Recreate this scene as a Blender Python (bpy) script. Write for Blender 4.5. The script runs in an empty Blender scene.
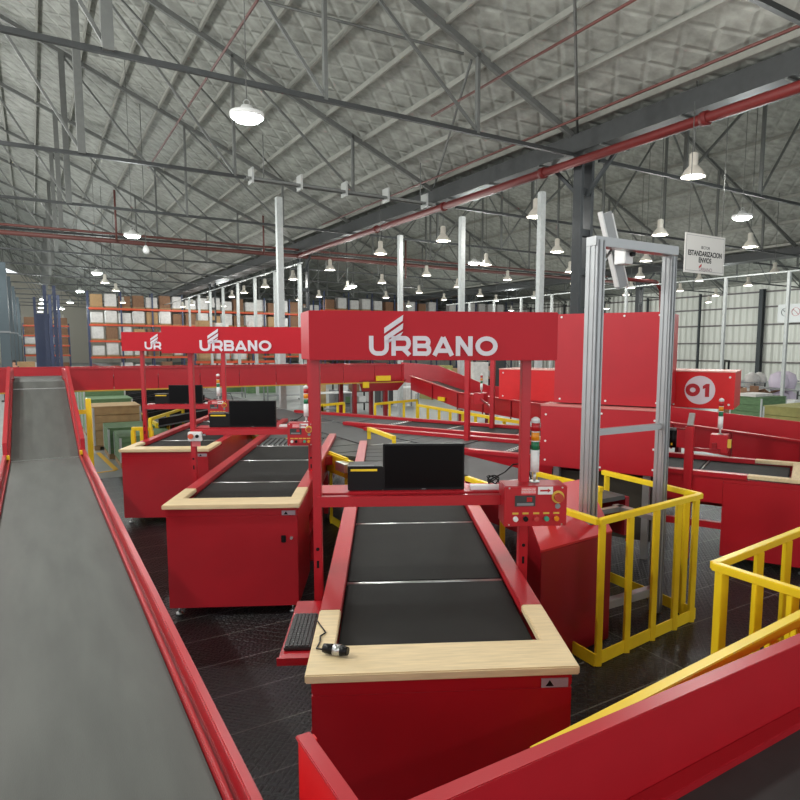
import bpy, bmesh, math, random
from mathutils import Vector, Matrix
random.seed(4)
C = bpy.context.scene.collection
A = .4796                    # angle between the tables' axes and the hall's axes
H = 2.62                     # eye height
# ---------------------------------------------------------------- survey helpers (pixel -> place on a known plane)
F, CX, CY, PIT, ROL, YAW = 637.34, 430.27, 415.64, .1074, .0037, .076
def ray(px, py):
    v = Vector(((px-CX)/F, 1, -(py-CY)/F))
    c, s = math.cos(ROL), math.sin(ROL); v = Vector((c*v.x-s*v.z, v.y, s*v.x+c*v.z))
    c, s = math.cos(PIT), math.sin(PIT); v = Vector((v.x, c*v.y+s*v.z, -s*v.y+c*v.z))
    c, s = math.cos(YAW), math.sin(YAW); return Vector((c*v.x+s*v.y, -s*v.x+c*v.y, v.z))
def pz(px, py, z):
    v = ray(px, py); return v*((z-H)/v.z)+Vector((0, 0, H))
TD = Vector((math.cos(A), math.sin(A), 0)); GD = Vector((-math.sin(A), math.cos(A), 0))
def B(t, g, z=0): return TD*t+GD*g+Vector((0, 0, z))
def pg(px, py, g):
    v = ray(px, py); return v*(g/v.dot(GD))+Vector((0, 0, H))
def py_(px, py, y):
    v = ray(px, py); return v*(y/v.y)+Vector((0, 0, H))
MA = 2*A
MD = Vector((-math.sin(MA), math.cos(MA), 0)); PD = Vector((math.cos(MA), math.sin(MA), 0))
def Mw(p, m, z=0): return PD*p+MD*m+Vector((0, 0, z))

# ---------------------------------------------------------------- materials
def lin(c): return tuple(((x/255)/12.92 if x <= 10 else ((x/255+.055)/1.055)**2.4) for x in c)+(1,)
def mat(name, rgb, rough=.5, metal=0., noise=.0, nscale=8, bump=0., bscale=60, emit=None, est=0., spec=.5, stretch=None):
    m = bpy.data.materials.new(name); m.use_nodes = True; nt = m.node_tree; b = nt.nodes['Principled BSDF']
    col = lin(rgb); b.inputs['Base Color'].default_value = col
    b.inputs['Roughness'].default_value = rough; b.inputs['Metallic'].default_value = metal
    b.inputs['Specular IOR Level'].default_value = spec
    tc = nt.nodes.new('ShaderNodeTexCoord')
    vec = tc.outputs['Object']
    if stretch:
        mp = nt.nodes.new('ShaderNodeMapping'); mp.inputs['Scale'].default_value = stretch; nt.links.new(vec, mp.inputs[0]); vec = mp.outputs[0]
    if noise:
        n = nt.nodes.new('ShaderNodeTexNoise'); n.inputs['Scale'].default_value = nscale; n.inputs['Detail'].default_value = 6
        nt.links.new(vec, n.inputs['Vector'])
        r = nt.nodes.new('ShaderNodeValToRGB'); r.color_ramp.elements[0].position = .3; r.color_ramp.elements[1].position = .7
        r.color_ramp.elements[0].color = tuple(x*(1-noise) for x in col[:3])+(1,)
        r.color_ramp.elements[1].color = tuple(min(1, x*(1+noise)) for x in col[:3])+(1,)
        nt.links.new(n.outputs['Fac'], r.inputs[0]); nt.links.new(r.outputs[0], b.inputs['Base Color'])
    if bump:
        n = nt.nodes.new('ShaderNodeTexNoise'); n.inputs['Scale'].default_value = bscale; n.inputs['Detail'].default_value = 3
        nt.links.new(vec, n.inputs['Vector'])
        bp = nt.nodes.new('ShaderNodeBump'); bp.inputs['Strength'].default_value = bump; bp.inputs['Distance'].default_value = .01
        nt.links.new(n.outputs['Fac'], bp.inputs['Height']); nt.links.new(bp.outputs[0], b.inputs['Normal'])
    if emit:
        b.inputs['Emission Color'].default_value = lin(emit); b.inputs['Emission Strength'].default_value = est
    return m
RED = mat('red_paint', (178, 24, 36), .36, spec=.5, noise=.05, nscale=3, bump=.03, bscale=150)
REDM = mat('red_sign_face', (186, 26, 40), .45, spec=.25, noise=.04, nscale=2, bump=.05, bscale=220)
REDB = mat('bright_red_panel', (214, 22, 26), .4, noise=.03)
REDD = mat('deep_red_paint', (142, 20, 30), .36, noise=.05, nscale=3)
YEL = mat('yellow_paint', (244, 210, 34), .38, noise=.04)
BELTD = mat('dark_belt', (30, 30, 28), .65, spec=.18, noise=.14, nscale=5, bump=.08, bscale=200)
BELTG = mat('grey_belt', (88, 90, 86), .6, spec=.3, noise=.16, nscale=3, stretch=(2.2, .35, 1), bump=.12, bscale=160)
BELTM = mat('mid_grey_belt', (84, 86, 86), .6, noise=.08, nscale=4)
WOOD = mat('pale_wood', (222, 200, 158), .5, noise=.1, nscale=7, stretch=(1, 9, 9), bump=.03)
STEEL = mat('silver_steel', (200, 202, 200), .3, .85)
ALU = mat('aluminium', (176, 178, 178), .38, .75, noise=.04, bump=.05, bscale=120)
GALV = mat('galvanised_steel', (186, 190, 188), .45, .35, noise=.08, nscale=12)
DST = mat('dark_steel', (62, 64, 64), .5, .3, noise=.1)
TRS = mat('grey_truss_steel', (104, 106, 103), .55, .2, noise=.08)
PURL = mat('pale_purlin_steel', (150, 150, 142), .55, .2, noise=.06)
COLM = mat('column_steel', (62, 66, 68), .55, .2, noise=.08)
BLK = mat('black_plastic', (15, 15, 16), .4, spec=.25)
SCR = mat('black_screen', (8, 8, 9), .3, spec=.12)
WHT = mat('white_plastic', (225, 226, 224), .4)
GRY = mat('grey_plastic', (128, 130, 132), .45)
LET = mat('white_lettering', (222, 216, 222), .5)
PNK = mat('pink_label', (226, 120, 122), .5)
PIPE = mat('red_brown_pipe', (104, 36, 34), .5, spec=.3, noise=.08)
PIPB = mat('brown_pipe', (98, 54, 48), .5)
ORG = mat('orange_rack_beam', (206, 78, 40), .5)
BLU = mat('blue_rack_steel', (52, 62, 92), .5)
CARD = mat('cardboard', (178, 144, 104), .8, noise=.1)
CARD2 = mat('brown_parcels', (132, 98, 74), .8, noise=.15)
WRAP = mat('white_wrap', (206, 202, 198), .4, noise=.12, nscale=6)
GREEN = mat('green_crate_wood', (92, 122, 84), .75, noise=.18, nscale=5, stretch=(1, 1, 5))
OLIVE = mat('olive_crate_wood', (150, 146, 88), .75, noise=.15, nscale=5)
TANW = mat('tan_crate_wood', (176, 148, 104), .75, noise=.14, nscale=5)
AMB = mat('amber_lens', (224, 140, 24), .3); GRN = mat('green_lens', (20, 110, 72), .3); RLN = mat('red_lens', (176, 30, 36), .3)
BRASS = mat('yellow_ring', (214, 178, 70), .35)
LAMPW = mat('lamp_reflector', (206, 200, 188), .45, noise=.05)
BULB = mat('bell_lamp_glow', (255, 250, 235), .5, emit=(255, 250, 236), est=5)
LEDM = mat('led_lamp_glow', (255, 255, 255), .5, emit=(240, 255, 250), est=14)
SKIN = mat('skin', (196, 146, 120), .6); HAIR = mat('hair', (38, 28, 22), .6)
SHIRT = mat('white_shirt', (214, 210, 208), .8); TROU = mat('dark_trousers', (44, 46, 60), .8); HIV = mat('hi_vis_vest', (214, 214, 60), .7)
PALLET = mat('pallet_wood', (150, 122, 86), .8, noise=.15)

def quilt():
    m = bpy.data.materials.new('quilted_insulation'); m.use_nodes = True; nt = m.node_tree; b = nt.nodes['Principled BSDF']
    L = nt.links.new
    b.inputs['Roughness'].default_value = .6; b.inputs['Metallic'].default_value = .0
    tc = nt.nodes.new('ShaderNodeTexCoord'); mp = nt.nodes.new('ShaderNodeMapping')
    mp.inputs['Rotation'].default_value = (0, 0, .785); L(tc.outputs['Object'], mp.inputs[0])
    br = nt.nodes.new('ShaderNodeTexBrick'); br.offset = 0; br.inputs['Scale'].default_value = 1.0
    br.inputs['Brick Width'].default_value = .55; br.inputs['Row Height'].default_value = .55; br.inputs['Mortar Size'].default_value = .09
    br.inputs['Mortar Smooth'].default_value = 1.0
    br.inputs['Color1'].default_value = (1, 1, 1, 1); br.inputs['Color2'].default_value = (.9, .9, .9, 1); br.inputs['Mortar'].default_value = (.0, .0, .0, 1)
    L(mp.outputs[0], br.inputs['Vector'])
    n = nt.nodes.new('ShaderNodeTexNoise'); n.inputs['Scale'].default_value = 3.5; n.inputs['Detail'].default_value = 5; L(tc.outputs['Object'], n.inputs['Vector'])
    mx = nt.nodes.new('ShaderNodeMath'); mx.operation = 'MULTIPLY_ADD'; mx.inputs[1].default_value = .7
    L(n.outputs['Fac'], mx.inputs[0]); L(br.outputs['Color'], mx.inputs[2])
    bp = nt.nodes.new('ShaderNodeBump'); bp.inputs['Strength'].default_value = .6; bp.inputs['Distance'].default_value = .05
    L(mx.outputs[0], bp.inputs['Height']); L(bp.outputs[0], b.inputs['Normal'])
    r = nt.nodes.new('ShaderNodeValToRGB'); r.color_ramp.elements[0].color = lin((128, 129, 122)); r.color_ramp.elements[1].color = lin((168, 170, 162))
    r.color_ramp.elements[0].position = .3; r.color_ramp.elements[1].position = .75
    L(n.outputs['Fac'], r.inputs[0]); L(r.outputs[0], b.inputs['Base Color'])
    return m
QUILT = quilt()
DAYQUILT = QUILT.copy(); DAYQUILT.name = 'daylit_quilt'  # paler quilt copy: daylight on the left roof slope painted into its colour
for n_ in DAYQUILT.node_tree.nodes:
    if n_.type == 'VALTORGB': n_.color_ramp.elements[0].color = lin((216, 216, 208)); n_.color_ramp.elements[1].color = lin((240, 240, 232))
def diamond():
    m = bpy.data.materials.new('black_tread_rubber'); m.use_nodes = True; nt = m.node_tree; b = nt.nodes['Principled BSDF']; L = nt.links.new
    b.inputs['Roughness'].default_value = .4; b.inputs['Specular IOR Level'].default_value = .3
    tc = nt.nodes.new('ShaderNodeTexCoord')
    def tread(rot, off):
        mp = nt.nodes.new('ShaderNodeMapping'); mp.inputs['Rotation'].default_value = (0, 0, rot); mp.inputs['Location'].default_value = off; L(tc.outputs['Object'], mp.inputs[0])
        br = nt.nodes.new('ShaderNodeTexBrick'); br.offset = .5; br.inputs['Scale'].default_value = 1
        br.inputs['Brick Width'].default_value = .075; br.inputs['Row Height'].default_value = .037; br.inputs['Mortar Size'].default_value = .0125; br.inputs['Mortar Smooth'].default_value = .7
        br.inputs['Color1'].default_value = br.inputs['Color2'].default_value = (1, 1, 1, 1); br.inputs['Mortar'].default_value = (0, 0, 0, 1)
        L(mp.outputs[0], br.inputs['Vector']); return br.outputs['Color']
    a = tread(.785, (0, 0, 0)); c = tread(-.785, (.02, .01, 0))
    ch = nt.nodes.new('ShaderNodeTexChecker'); ch.inputs['Scale'].default_value = 18; L(tc.outputs['Object'], ch.inputs['Vector'])
    mx = nt.nodes.new('ShaderNodeMix'); mx.data_type = 'RGBA'; L(ch.outputs['Fac'], mx.inputs['Factor']); L(a, mx.inputs['A']); L(c, mx.inputs['B'])
    bp = nt.nodes.new('ShaderNodeBump'); bp.inputs['Strength'].default_value = .9; bp.inputs['Distance'].default_value = .006
    L(mx.outputs['Result'], bp.inputs['Height']); L(bp.outputs[0], b.inputs['Normal'])
    br = nt.nodes.new('ShaderNodeTexBrick'); br.offset = .0; br.inputs['Scale'].default_value = 1; br.inputs['Brick Width'].default_value = 2.2
    br.inputs['Row Height'].default_value = .52; br.inputs['Mortar Size'].default_value = .006; br.inputs['Mortar Smooth'].default_value = 0
    br.inputs['Color1'].default_value = lin((40, 39, 40)); br.inputs['Color2'].default_value = lin((34, 33, 34)); br.inputs['Mortar'].default_value = lin((120, 118, 114))
    L(tc.outputs['Object'], br.inputs['Vector'])
    n = nt.nodes.new('ShaderNodeTexNoise'); n.inputs['Scale'].default_value = 2.5; n.inputs['Detail'].default_value = 6; L(tc.outputs['Object'], n.inputs['Vector'])
    mm = nt.nodes.new('ShaderNodeMix'); mm.data_type = 'RGBA'; mm.blend_type = 'MULTIPLY'; mm.inputs['Factor'].default_value = .45
    L(br.outputs['Color'], mm.inputs['A']); L(n.outputs['Color'], mm.inputs['B']); L(mm.outputs['Result'], b.inputs['Base Color'])
    return m
TREAD = diamond()
CONC = mat('grey_concrete', (150, 154, 152), .45, noise=.1, nscale=.8)
TAPE = mat('yellow_floor_tape', (236, 184, 40), .5)
def corr():
    m = bpy.data.materials.new('white_corrugated_sheet'); m.use_nodes = True; nt = m.node_tree; b = nt.nodes['Principled BSDF']; L = nt.links.new
    b.inputs['Base Color'].default_value = lin((226, 226, 216)); b.inputs['Roughness'].default_value = .5
    tc = nt.nodes.new('ShaderNodeTexCoord'); w = nt.nodes.new('ShaderNodeTexWave'); w.bands_direction = 'Y'; w.inputs['Scale'].default_value = .55
    L(tc.outputs['Object'], w.inputs['Vector']); bp = nt.nodes.new('ShaderNodeBump'); bp.inputs['Distance'].default_value = .12; bp.inputs['Strength'].default_value = 1
    L(w.outputs['Fac'], bp.inputs['Height']); L(bp.outputs[0], b.inputs['Normal']); return m
CORR = corr()

# ---------------------------------------------------------------- mesh builder
class MB:
    def __init__(s): s.b = bmesh.new()
    def box(s, x0, x1, y0, y1, z0, z1, M=None):
        v = [s.b.verts.new(p) for p in ((x0,y0,z0),(x1,y0,z0),(x1,y1,z0),(x0,y1,z0),(x0,y0,z1),(x1,y0,z1),(x1,y1,z1),(x0,y1,z1))]
        for f in ((0,3,2,1),(4,5,6,7),(0,1,5,4),(1,2,6,5),(2,3,7,6),(3,0,4,7)): s.b.faces.new([v[i] for i in f])
        if M:
            for q in v: q.co = M @ q.co
        return s
    def prism(s, pts, z0, z1, M=None):       # polygon in xy pushed from z0 to z1 (z0/z1 may be lists)
        n = len(pts); z0 = z0 if isinstance(z0, (list, tuple)) else [z0]*n; z1 = z1 if isinstance(z1, (list, tuple)) else [z1]*n
        a = [s.b.verts.new((p[0], p[1], z)) for p, z in zip(pts, z0)]; c = [s.b.verts.new((p[0], p[1], z)) for p, z in zip(pts, z1)]
        s.b.faces.new(a[::-1]); s.b.faces.new(c)
        for i in range(n): s.b.faces.new((a[i], a[(i+1) % n], c[(i+1) % n], c[i]))
        if M:
            for q in a+c: q.co = M @ q.co
        return s
    def bar(s, p, q, w, h, up=(0, 0, 1)):      # rectangular bar between points
        p, q = Vector(p), Vector(q); d = (q-p); L = d.length; d.normalize(); u = Vector(up)
        r = d.cross(u)
        if r.length < 1e-4: r = d.cross(Vector((0, 1, 0)))
        r.normalize(); u = r.cross(d)
        M = Matrix((( r.x, d.x, u.x, p.x), (r.y, d.y, u.y, p.y), (r.z, d.z, u.z, p.z), (0, 0, 0, 1)))
        return s.box(-w/2, w/2, 0, L, -h/2, h/2, M)
    def cyl(s, p, q, r, r2=None, n=12, caps=True):
        p, q = Vector(p), Vector(q); r2 = r if r2 is None else r2; d = (q-p).normalized()
        u = d.cross(Vector((0, 0, 1)) if abs(d.z) < .9 else Vector((1, 0, 0))).normalized(); w = d.cross(u)
        a = []; c = []
        for i in range(n):
            t = 2*math.pi*i/n; k = u*math.cos(t)+w*math.sin(t)
            a.append(s.b.verts.new(p+k*r)); c.append(s.b.verts.new(q+k*r2))
        for i in range(n):
            f = s.b.faces.new((a[i], c[i], c[(i+1) % n], a[(i+1) % n])); f.smooth = True
        if caps: s.b.faces.new(a); s.b.faces.new(c[::-1])
        return s
    def lathe(s, prof, o=(0, 0, 0), n=20):     # prof: (r, z)
        rings = []
        for r, z in prof: rings.append([s.b.verts.new((o[0]+r*math.cos(2*math.pi*i/n), o[1]+r*math.sin(2*math.pi*i/n), o[2]+z)) for i in range(n)])
        for a, c in zip(rings, rings[1:]):
            for i in range(n):
                f = s.b.faces.new((a[i], a[(i+1) % n], c[(i+1) % n], c[i])); f.smooth = True
        if prof[0][0] > .001: s.b.faces.new(rings[0][::-1])
        if prof[-1][0] > .001: s.b.faces.new(rings[-1])
        return s
    def tube(s, pts, r, n=6):
        for a, c in zip(pts, pts[1:]): s.cyl(a, c, r, n=n)
        return s
    def ribbon(s, pts, w, M, th=.004, closed=False):   # flat stroke in local xy, extruded th, placed by M
        P = [Vector((p[0], p[1])) for p in pts]; n = len(P); l = []; r = []
        for i in range(n):
            a = P[i-1] if (i or closed) else None; c = P[(i+1) % n] if (i < n-1 or closed) else None
            d1 = (P[i]-a).normalized() if a is not None else (c-P[i]).normalized(); d2 = (c-P[i]).normalized() if c is not None else d1
            n1 = Vector((-d1.y, d1.x)); n2 = Vector((-d2.y, d2.x)); k = (n1+n2); k = k/ max(.3, (k.length_squared/2)) if k.length > .01 else n1
            l.append(P[i]+k*w/2); r.append(P[i]-k*w/2)
        for i in range(n if closed else n-1):
            j = (i+1) % n; s.prism([r[i], r[j], l[j], l[i]], 0, th, M)
        return s
    def mesh(s, name, bev=0):
        me = bpy.data.meshes.new(name); bmesh.ops.recalc_face_normals(s.b, faces=s.b.faces[:])
        if bev:
            es = [e for e in s.b.edges if len(e.link_faces) == 2 and e.calc_face_angle(0) > .6]
            bmesh.ops.bevel(s.b, geom=es, offset=bev, segments=2, affect='EDGES', clamp_overlap=True)
        s.b.to_mesh(me); s.b.free(); return me
    def out(s, name, m, parent=None, bev=0):
        me = s.mesh(name, bev); ms = m if isinstance(m, (list, tuple)) else [m]
        for q in ms: me.materials.append(q)
        o = bpy.data.objects.new(name, me); C.objects.link(o)
        if parent: o.parent = parent
        return o
def tag(o, label, cat, group=None, kind=None):
    o['label'] = label; o['category'] = cat
    if group: o['group'] = group
    if kind: o['kind'] = kind
    return o
def thing(name, label, cat, loc=(0, 0, 0), rz=0, group=None):
    o = bpy.data.objects.new(name, None); o.empty_display_size = .1; C.objects.link(o); o.location = loc; o.rotation_euler = (0, 0, rz)
    return tag(o, label, cat, group)
def struct(name, mb, m, parent=None):
    o = mb.out(name, m, parent); o['kind'] = 'structure'; return o
def dup(root, loc, rz, label=None, group=None):
    def cp(o, par):
        c = o.copy(); C.objects.link(c)
        if par: c.parent = par
        for ch in list(o.children): cp(ch, c)
        return c
    r = cp(root, None); r.location = loc; r.rotation_euler = (0, 0, rz)
    if label: r['label'] = label
    if group: r['group'] = group
    return r
def text_mesh(txt, size, name, m, parent, M, ext=.002, bold=0, sx=1, align='CENTER'):
    cu = bpy.data.curves.new(name, 'FONT'); cu.body = txt; cu.size = size; cu.extrude = ext; cu.offset = bold; cu.align_x = align; cu.align_y = 'CENTER'
    t = bpy.data.objects.new(name, cu); C.objects.link(t); bpy.context.view_layer.update()
    me = bpy.data.meshes.new_from_object(t.evaluated_get(bpy.context.evaluated_depsgraph_get())); bpy.data.objects.remove(t)
    me.transform(M @ Matrix.Diagonal((sx, 1, 1, 1))); me.materials.clear(); me.materials.append(m); me.name = name
    o = bpy.data.objects.new(name, me); C.objects.link(o); o.parent = parent; return o
FRONT = Matrix(((1, 0, 0, 0), (0, 0, -1, 0), (0, 1, 0, 0), (0, 0, 0, 1)))    # local xy drawing -> xz plane facing -y
def T(x, y, z): return Matrix.Translation((x, y, z))
ORD = ['nearest', 'second', 'third', 'fourth', 'fifth', 'sixth', 'seventh', 'eighth', 'ninth', 'tenth', 'eleventh', 'twelfth', 'thirteenth', 'fourteenth', 'fifteenth', 'sixteenth', 'seventeenth', 'eighteenth', 'nineteenth', 'twentieth', 'twenty-first', 'twenty-second', 'twenty-third', 'twenty-fourth']

# ================================================================ SETTING
WL, WR, GN, GF = -18., 50., -16., 112.
fl = MB().box(WL, WR, GN, GF, -.2, -.02); o = struct('floor', fl, CONC); o.rotation_euler.z = A
mt = MB()
mt.prism([(-4, -6), (9.6, -6), (9.6, 14.0), (.4, 14.0), (-4, 14.0)], -.02, 0)
o = mt.out('rubber_floor_mat', TREAD); o.rotation_euler.z = A; tag(o, 'black diamond-tread rubber matting laid in strips on the concrete floor around the red tables', 'floor mat')
# yellow tape lines on the floor by the crates
for i, (a, b_, lb) in enumerate((((98, 452), (116, 469), 'yellow floor tape line running along the walkway beside the stacked green crates'), ((84, 409), (95, 423), 'yellow floor tape line beside the far green crates, behind the yellow guard post'), ((97, 472), (116, 469.5), 'yellow floor tape line crossing the walkway in front of the black matting'))):
    p, q = pz(*a, 0), pz(*b_, 0); m_ = MB().bar(p+Vector((0, 0, -.016)), q+Vector((0, 0, -.016)), .1, .006)
    tag(m_.out('floor_tape', TAPE), lb, 'floor tape', 'yellow tape lines on the floor')

def roofz(t, t0, span, z0=7.45, sl=.42):
    u = (t-t0)/span; return z0+sl*span*min(u, 1-u)
NAVES = [(-17.6, 29.2, 'near nave', 14), (12.0, 21.0, 'middle nave', 14), (33.2, 16.8, 'far right nave', 12)]
PURLINS = 9
ci = 0
for (t0, sp, nm, nt_) in NAVES:
    rr = MB(); tm = t0+sp/2; zr = 7.45+.42*sp/2; th = .1
    for (a, za, b_, zb) in ((t0-.1, 7.45, tm, zr), (tm, zr, t0+sp+.1, 7.45)):
        rr.prism([(a, GN), (b_, GN), (b_, GF), (a, GF)], [za+.22, zb+.22, zb+.22, za+.22], [za+.3, zb+.3, zb+.3, za+.3])
    ci += 1
    o = struct('ceiling' if ci == 1 else 'ceiling_%d' % ci, rr, [QUILT, DAYQUILT]); o.rotation_euler.z = A
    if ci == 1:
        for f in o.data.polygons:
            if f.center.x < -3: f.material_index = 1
# gutters between the naves
for k, (t0, nmn) in enumerate(((11.6, 'nearest hall bay'), (32.8, 'middle hall bay'))):
    g_ = thing('valley_gutter', 'long dark steel valley gutter running along the right edge of the %s' % nmn, 'gutter', B(t0, 0, 7.2), A, 'valley gutters')
    MB().prism([(-.42, GN), (.42, GN), (.42, 105), (-.42, 105)], 0, .05).box(-.46, -.42, GN, 105, 0, .42).box(.42, .46, GN, 105, 0, .42).out('trough', DST, g_)
    for j in range(24):
        gg = -4+j*2.1 if k == 0 else 6+j*4
        MB().box(-.47, .47, gg-.025, gg+.025, -.03, 0).out('strap', TRS, g_)
# trusses
def truss(t0, sp, nm):
    r = thing('roof_truss', '', 'roof truss', (0, 0, 0), A, 'roof trusses of the '+nm)
    tm = sp/2; zr = 7.45+.42*tm; n = 4 if sp > 25 else (3 if sp > 18 else 2)
    MB().bar((0.1, 0, 7.2), (sp-.1, 0, 7.2), .08, .085).out('bottom_chord', DST, r)
    for a, b_ in ((( .15, 0, 7.52), (tm, 0, zr+.08)), ((tm, 0, zr+.08), (sp-.15, 0, 7.52))):
        MB().bar(a, b_, .1, .13).out('top_chord', TRS, r)
    xs = [tm+(i-n)*(3.55 if n == 3 else 4.0) for i in range(2*n+1)]
    if n == 4: xs = [3.2, 6.7, 10.35, 12.9, tm, 16.3, 18.85, 22.5, 26.0]; xs = [sp-26.0, sp-22.5, sp-18.85, sp-16.3+1.0, tm, 16.3-1.0, 18.85, 22.5, 26.0]
    for x in xs:
        z = roofz(x, 0, sp)
        w = .1 if abs(x-18.85) > .1 else .24
        MB().bar((x, 0, 7.2), (x, 0, z+.05), w*.7, w, up=(0, 1, 0)).out('vertical_strut', TRS, r)
    for a, b_ in zip(xs, xs[1:]):
        if b_ <= tm+.01: lo, hi = a, b_
        else: lo, hi = b_, a
        MB().bar((lo, 0, 7.25), (hi, 0, roofz(hi, 0, sp)), .05, .06).out('diagonal_strut', TRS, r)
    MB().bar((xs[0], 0, roofz(xs[0], 0, sp)), (.2, 0, 7.25), .07, .07).out('end_strut', TRS, r)
    return r
for (t0, sp, nm, nt_) in NAVES:
    base = None; n0 = -1 if t0 < 0 else 0
    for n in range(nt_):
        g = 11.65+6.31*(n+n0) if t0 < 30 else 8+6.31*n
        lb = 'grey steel roof truss spanning the %s, %s one counted from the camera' % (nm, ORD[n])
        if base is None: base = truss(t0, sp, nm); r = base
        else: r = dup(base, (0, 0, 0), A)
        r.location = B(t0, g); r['label'] = lb
# purlins
for (t0, sp, nm, nt_) in NAVES:
    base = None; k = 0
    ts = [t0+11.6-10.75+ (x if t0 < 0 else x) for x in ()]
    ts = []
    x = sp/2-.55
    i = 0
    while x > .4:
        ts += [(t0+sp/2-x), (t0+sp/2+x)]; x -= 1.16 if t0 < 0 else 1.8
    for t in sorted(ts):
        z = roofz(t, t0, sp)+.12; side = 'left' if t < t0+sp/2 else 'right'
        if base is None:
            base = MB().box(-.03, .03, GN, 104, -.06, .06).out('roof_purlin', PURL); r = base
        else: r = base.copy(); C.objects.link(r)
        r.location = B(t, 0, z); r.rotation_euler.z = A
        tag(r, 'pale steel purlin under the %s slope of the %s roof' % (side, nm), 'purlin', 'purlins of the %s %s slope' % (nm, side))
# bracing rods under near roof
for i, (a, b_) in enumerate((((4.9, 5.4), (11.2, 11.5)), ((8.2, 11.9), (1.6, 17.7)), ((1.8, 18.2), (8.4, 24.0)), ((8.4, 11.9), (11.1, 17.7)))):
    (t1, g1), (t2, g2) = a, b_
    m_ = MB().cyl(B(t1, g1, roofz(t1, -17.6, 29.2)), B(t2, g2, roofz(t2, -17.6, 29.2)), .03, n=6)
    tag(m_.out('bracing_rod', TRS), ['thin steel bracing rod crossing under the roof near the top centre', 'long thin bracing rod slanting between the second and third roof trusses', 'thin bracing rod slanting between the third and fourth roof trusses', 'thin bracing rod slanting to the gutter between the second and third roof trusses'][i], 'bracing rod', 'roof bracing rods')
# columns
def column(h):
    r = thing('steel_column', '', 'column', (0, 0, 0), A, 'steel columns carrying the gutters')
    for s in (-1, 1): MB().box(s*.17-.04, s*.17+.04, -.14, .14, 0, h).out('chord', COLM, r)
    k = 0; z = .6
    while z < h: 
        MB().box(-.14, .14, -.1, .1, z, z+.16).out('batten_plate', COLM, r); z += .95
    MB().box(-.34, .34, -.24, .24, 0, .04).out('base_plate', DST, r)
    for s in (-1, 1): MB().bar((0, s*.1, h-.9), (0, s*1.1, h), .08, .08).out('knee_brace', COLM, r)
    return r
base = None
for row, (t, nmn, gs) in enumerate(((11.6, 'first gutter', [11.65+18.93*k for k in range(6)]), (32.8, 'second gutter', [8.9, 27.8, 46.7, 65.6, 84.5]))):
    for k, g in enumerate(gs):
        if base is None: base = column(7.2); r = base
        else: r = dup(base, (0, 0, 0), A)
        r.location = B(t, g, -.02); r['label'] = 'grey lattice steel column under the %s, %s one from the camera' % (nmn, ORD[k])
# left row of dark uprights far away at the left edge
UPM = mat('blue_grey_steel', (74, 86, 92), .6)
for k, (x, yt, g) in enumerate(((0, 262, 36), (3, 270, 41), (6, 276, 46), (8.5, 281, 52), (11, 286, 58), (13.5, 291, 64), (16, 297, 71), (18.5, 303, 79))):
    p = pg(x, yt, g); r = thing('storage_upright', 'blue-grey steel upright at the far left edge, %s of its row' % ORD[k], 'steel upright', (p.x, p.y, -.02), A, 'blue-grey uprights at the far left')
    w_ = .2 if k % 2 == 0 else .14
    MB().box(-w_, w_, -.15, .15, 0, p.z).out('shaft', UPM if k % 2 == 0 else DST, r)
    MB().box(-w_-.1, w_+.1, -.25, .25, 0, .06).out('base_plate', DST, r)
    MB().box(-w_-.03, w_+.03, -.17, .17, p.z*.5, p.z*.5+.08).out('clamp_band', GRY, r)

# walls
w = MB().box(WR, WR+.1, GN, GF, -.02, 8.9); o = struct('wall_right', w, CORR); o.rotation_euler.z = A
girt = None
for k, z in enumerate((1.5, 3.0, 4.5, 5.9, 7.1)):
    r = MB().box(-.12, 0, GN, GF-1, -.06, .06).out('wall_girt', mat('girt_%d' % k, (112, 106, 104), .6)) if girt is None else girt.copy()
    if girt is None: girt = r
    else: C.objects.link(r)
    r.location = B(WR-.01, 0, z); r.rotation_euler.z = A
    tag(r, 'horizontal grey steel girt along the white right wall, %s from the floor' % ['lowest', 'second', 'third', 'fourth', 'topmost'][k], 'girt', 'girts on the right wall')
base = None
for k in range(12):
    g = 13+5.6*k; big = k % 3 == 1
    r = thing('wall_column', 'steel column against the white right wall, %s from the camera' % ORD[k], 'column', B(WR-.4, g, -.02), A, 'columns along the right wall')
    if k % 3 == 0 or True:
        if base is None:
            base = [MB().box(-.22, -.1, -.16, .16, 0, 7.3).mesh('flange'), MB().box(.1, .22, -.16, .16, 0, 7.3).mesh('flange'), MB().box(-.1, .1, -.02, .02, 0, 7.3).mesh('web')]
            for m_ in base: m_.materials.append(COLM)
        for m_ in base:
            q = bpy.data.objects.new(m_.name.split('.')[0], m_); C.objects.link(q); q.parent = r
            if k % 3 != 0: q.scale = (.5, .4, 1)
w = MB().box(WL, WR, GF, GF+.1, -.02, 13); o = struct('wall_far', w, mat('far_wall_sheet', (196, 190, 176), .6)); o.rotation_euler.z = A
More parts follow.
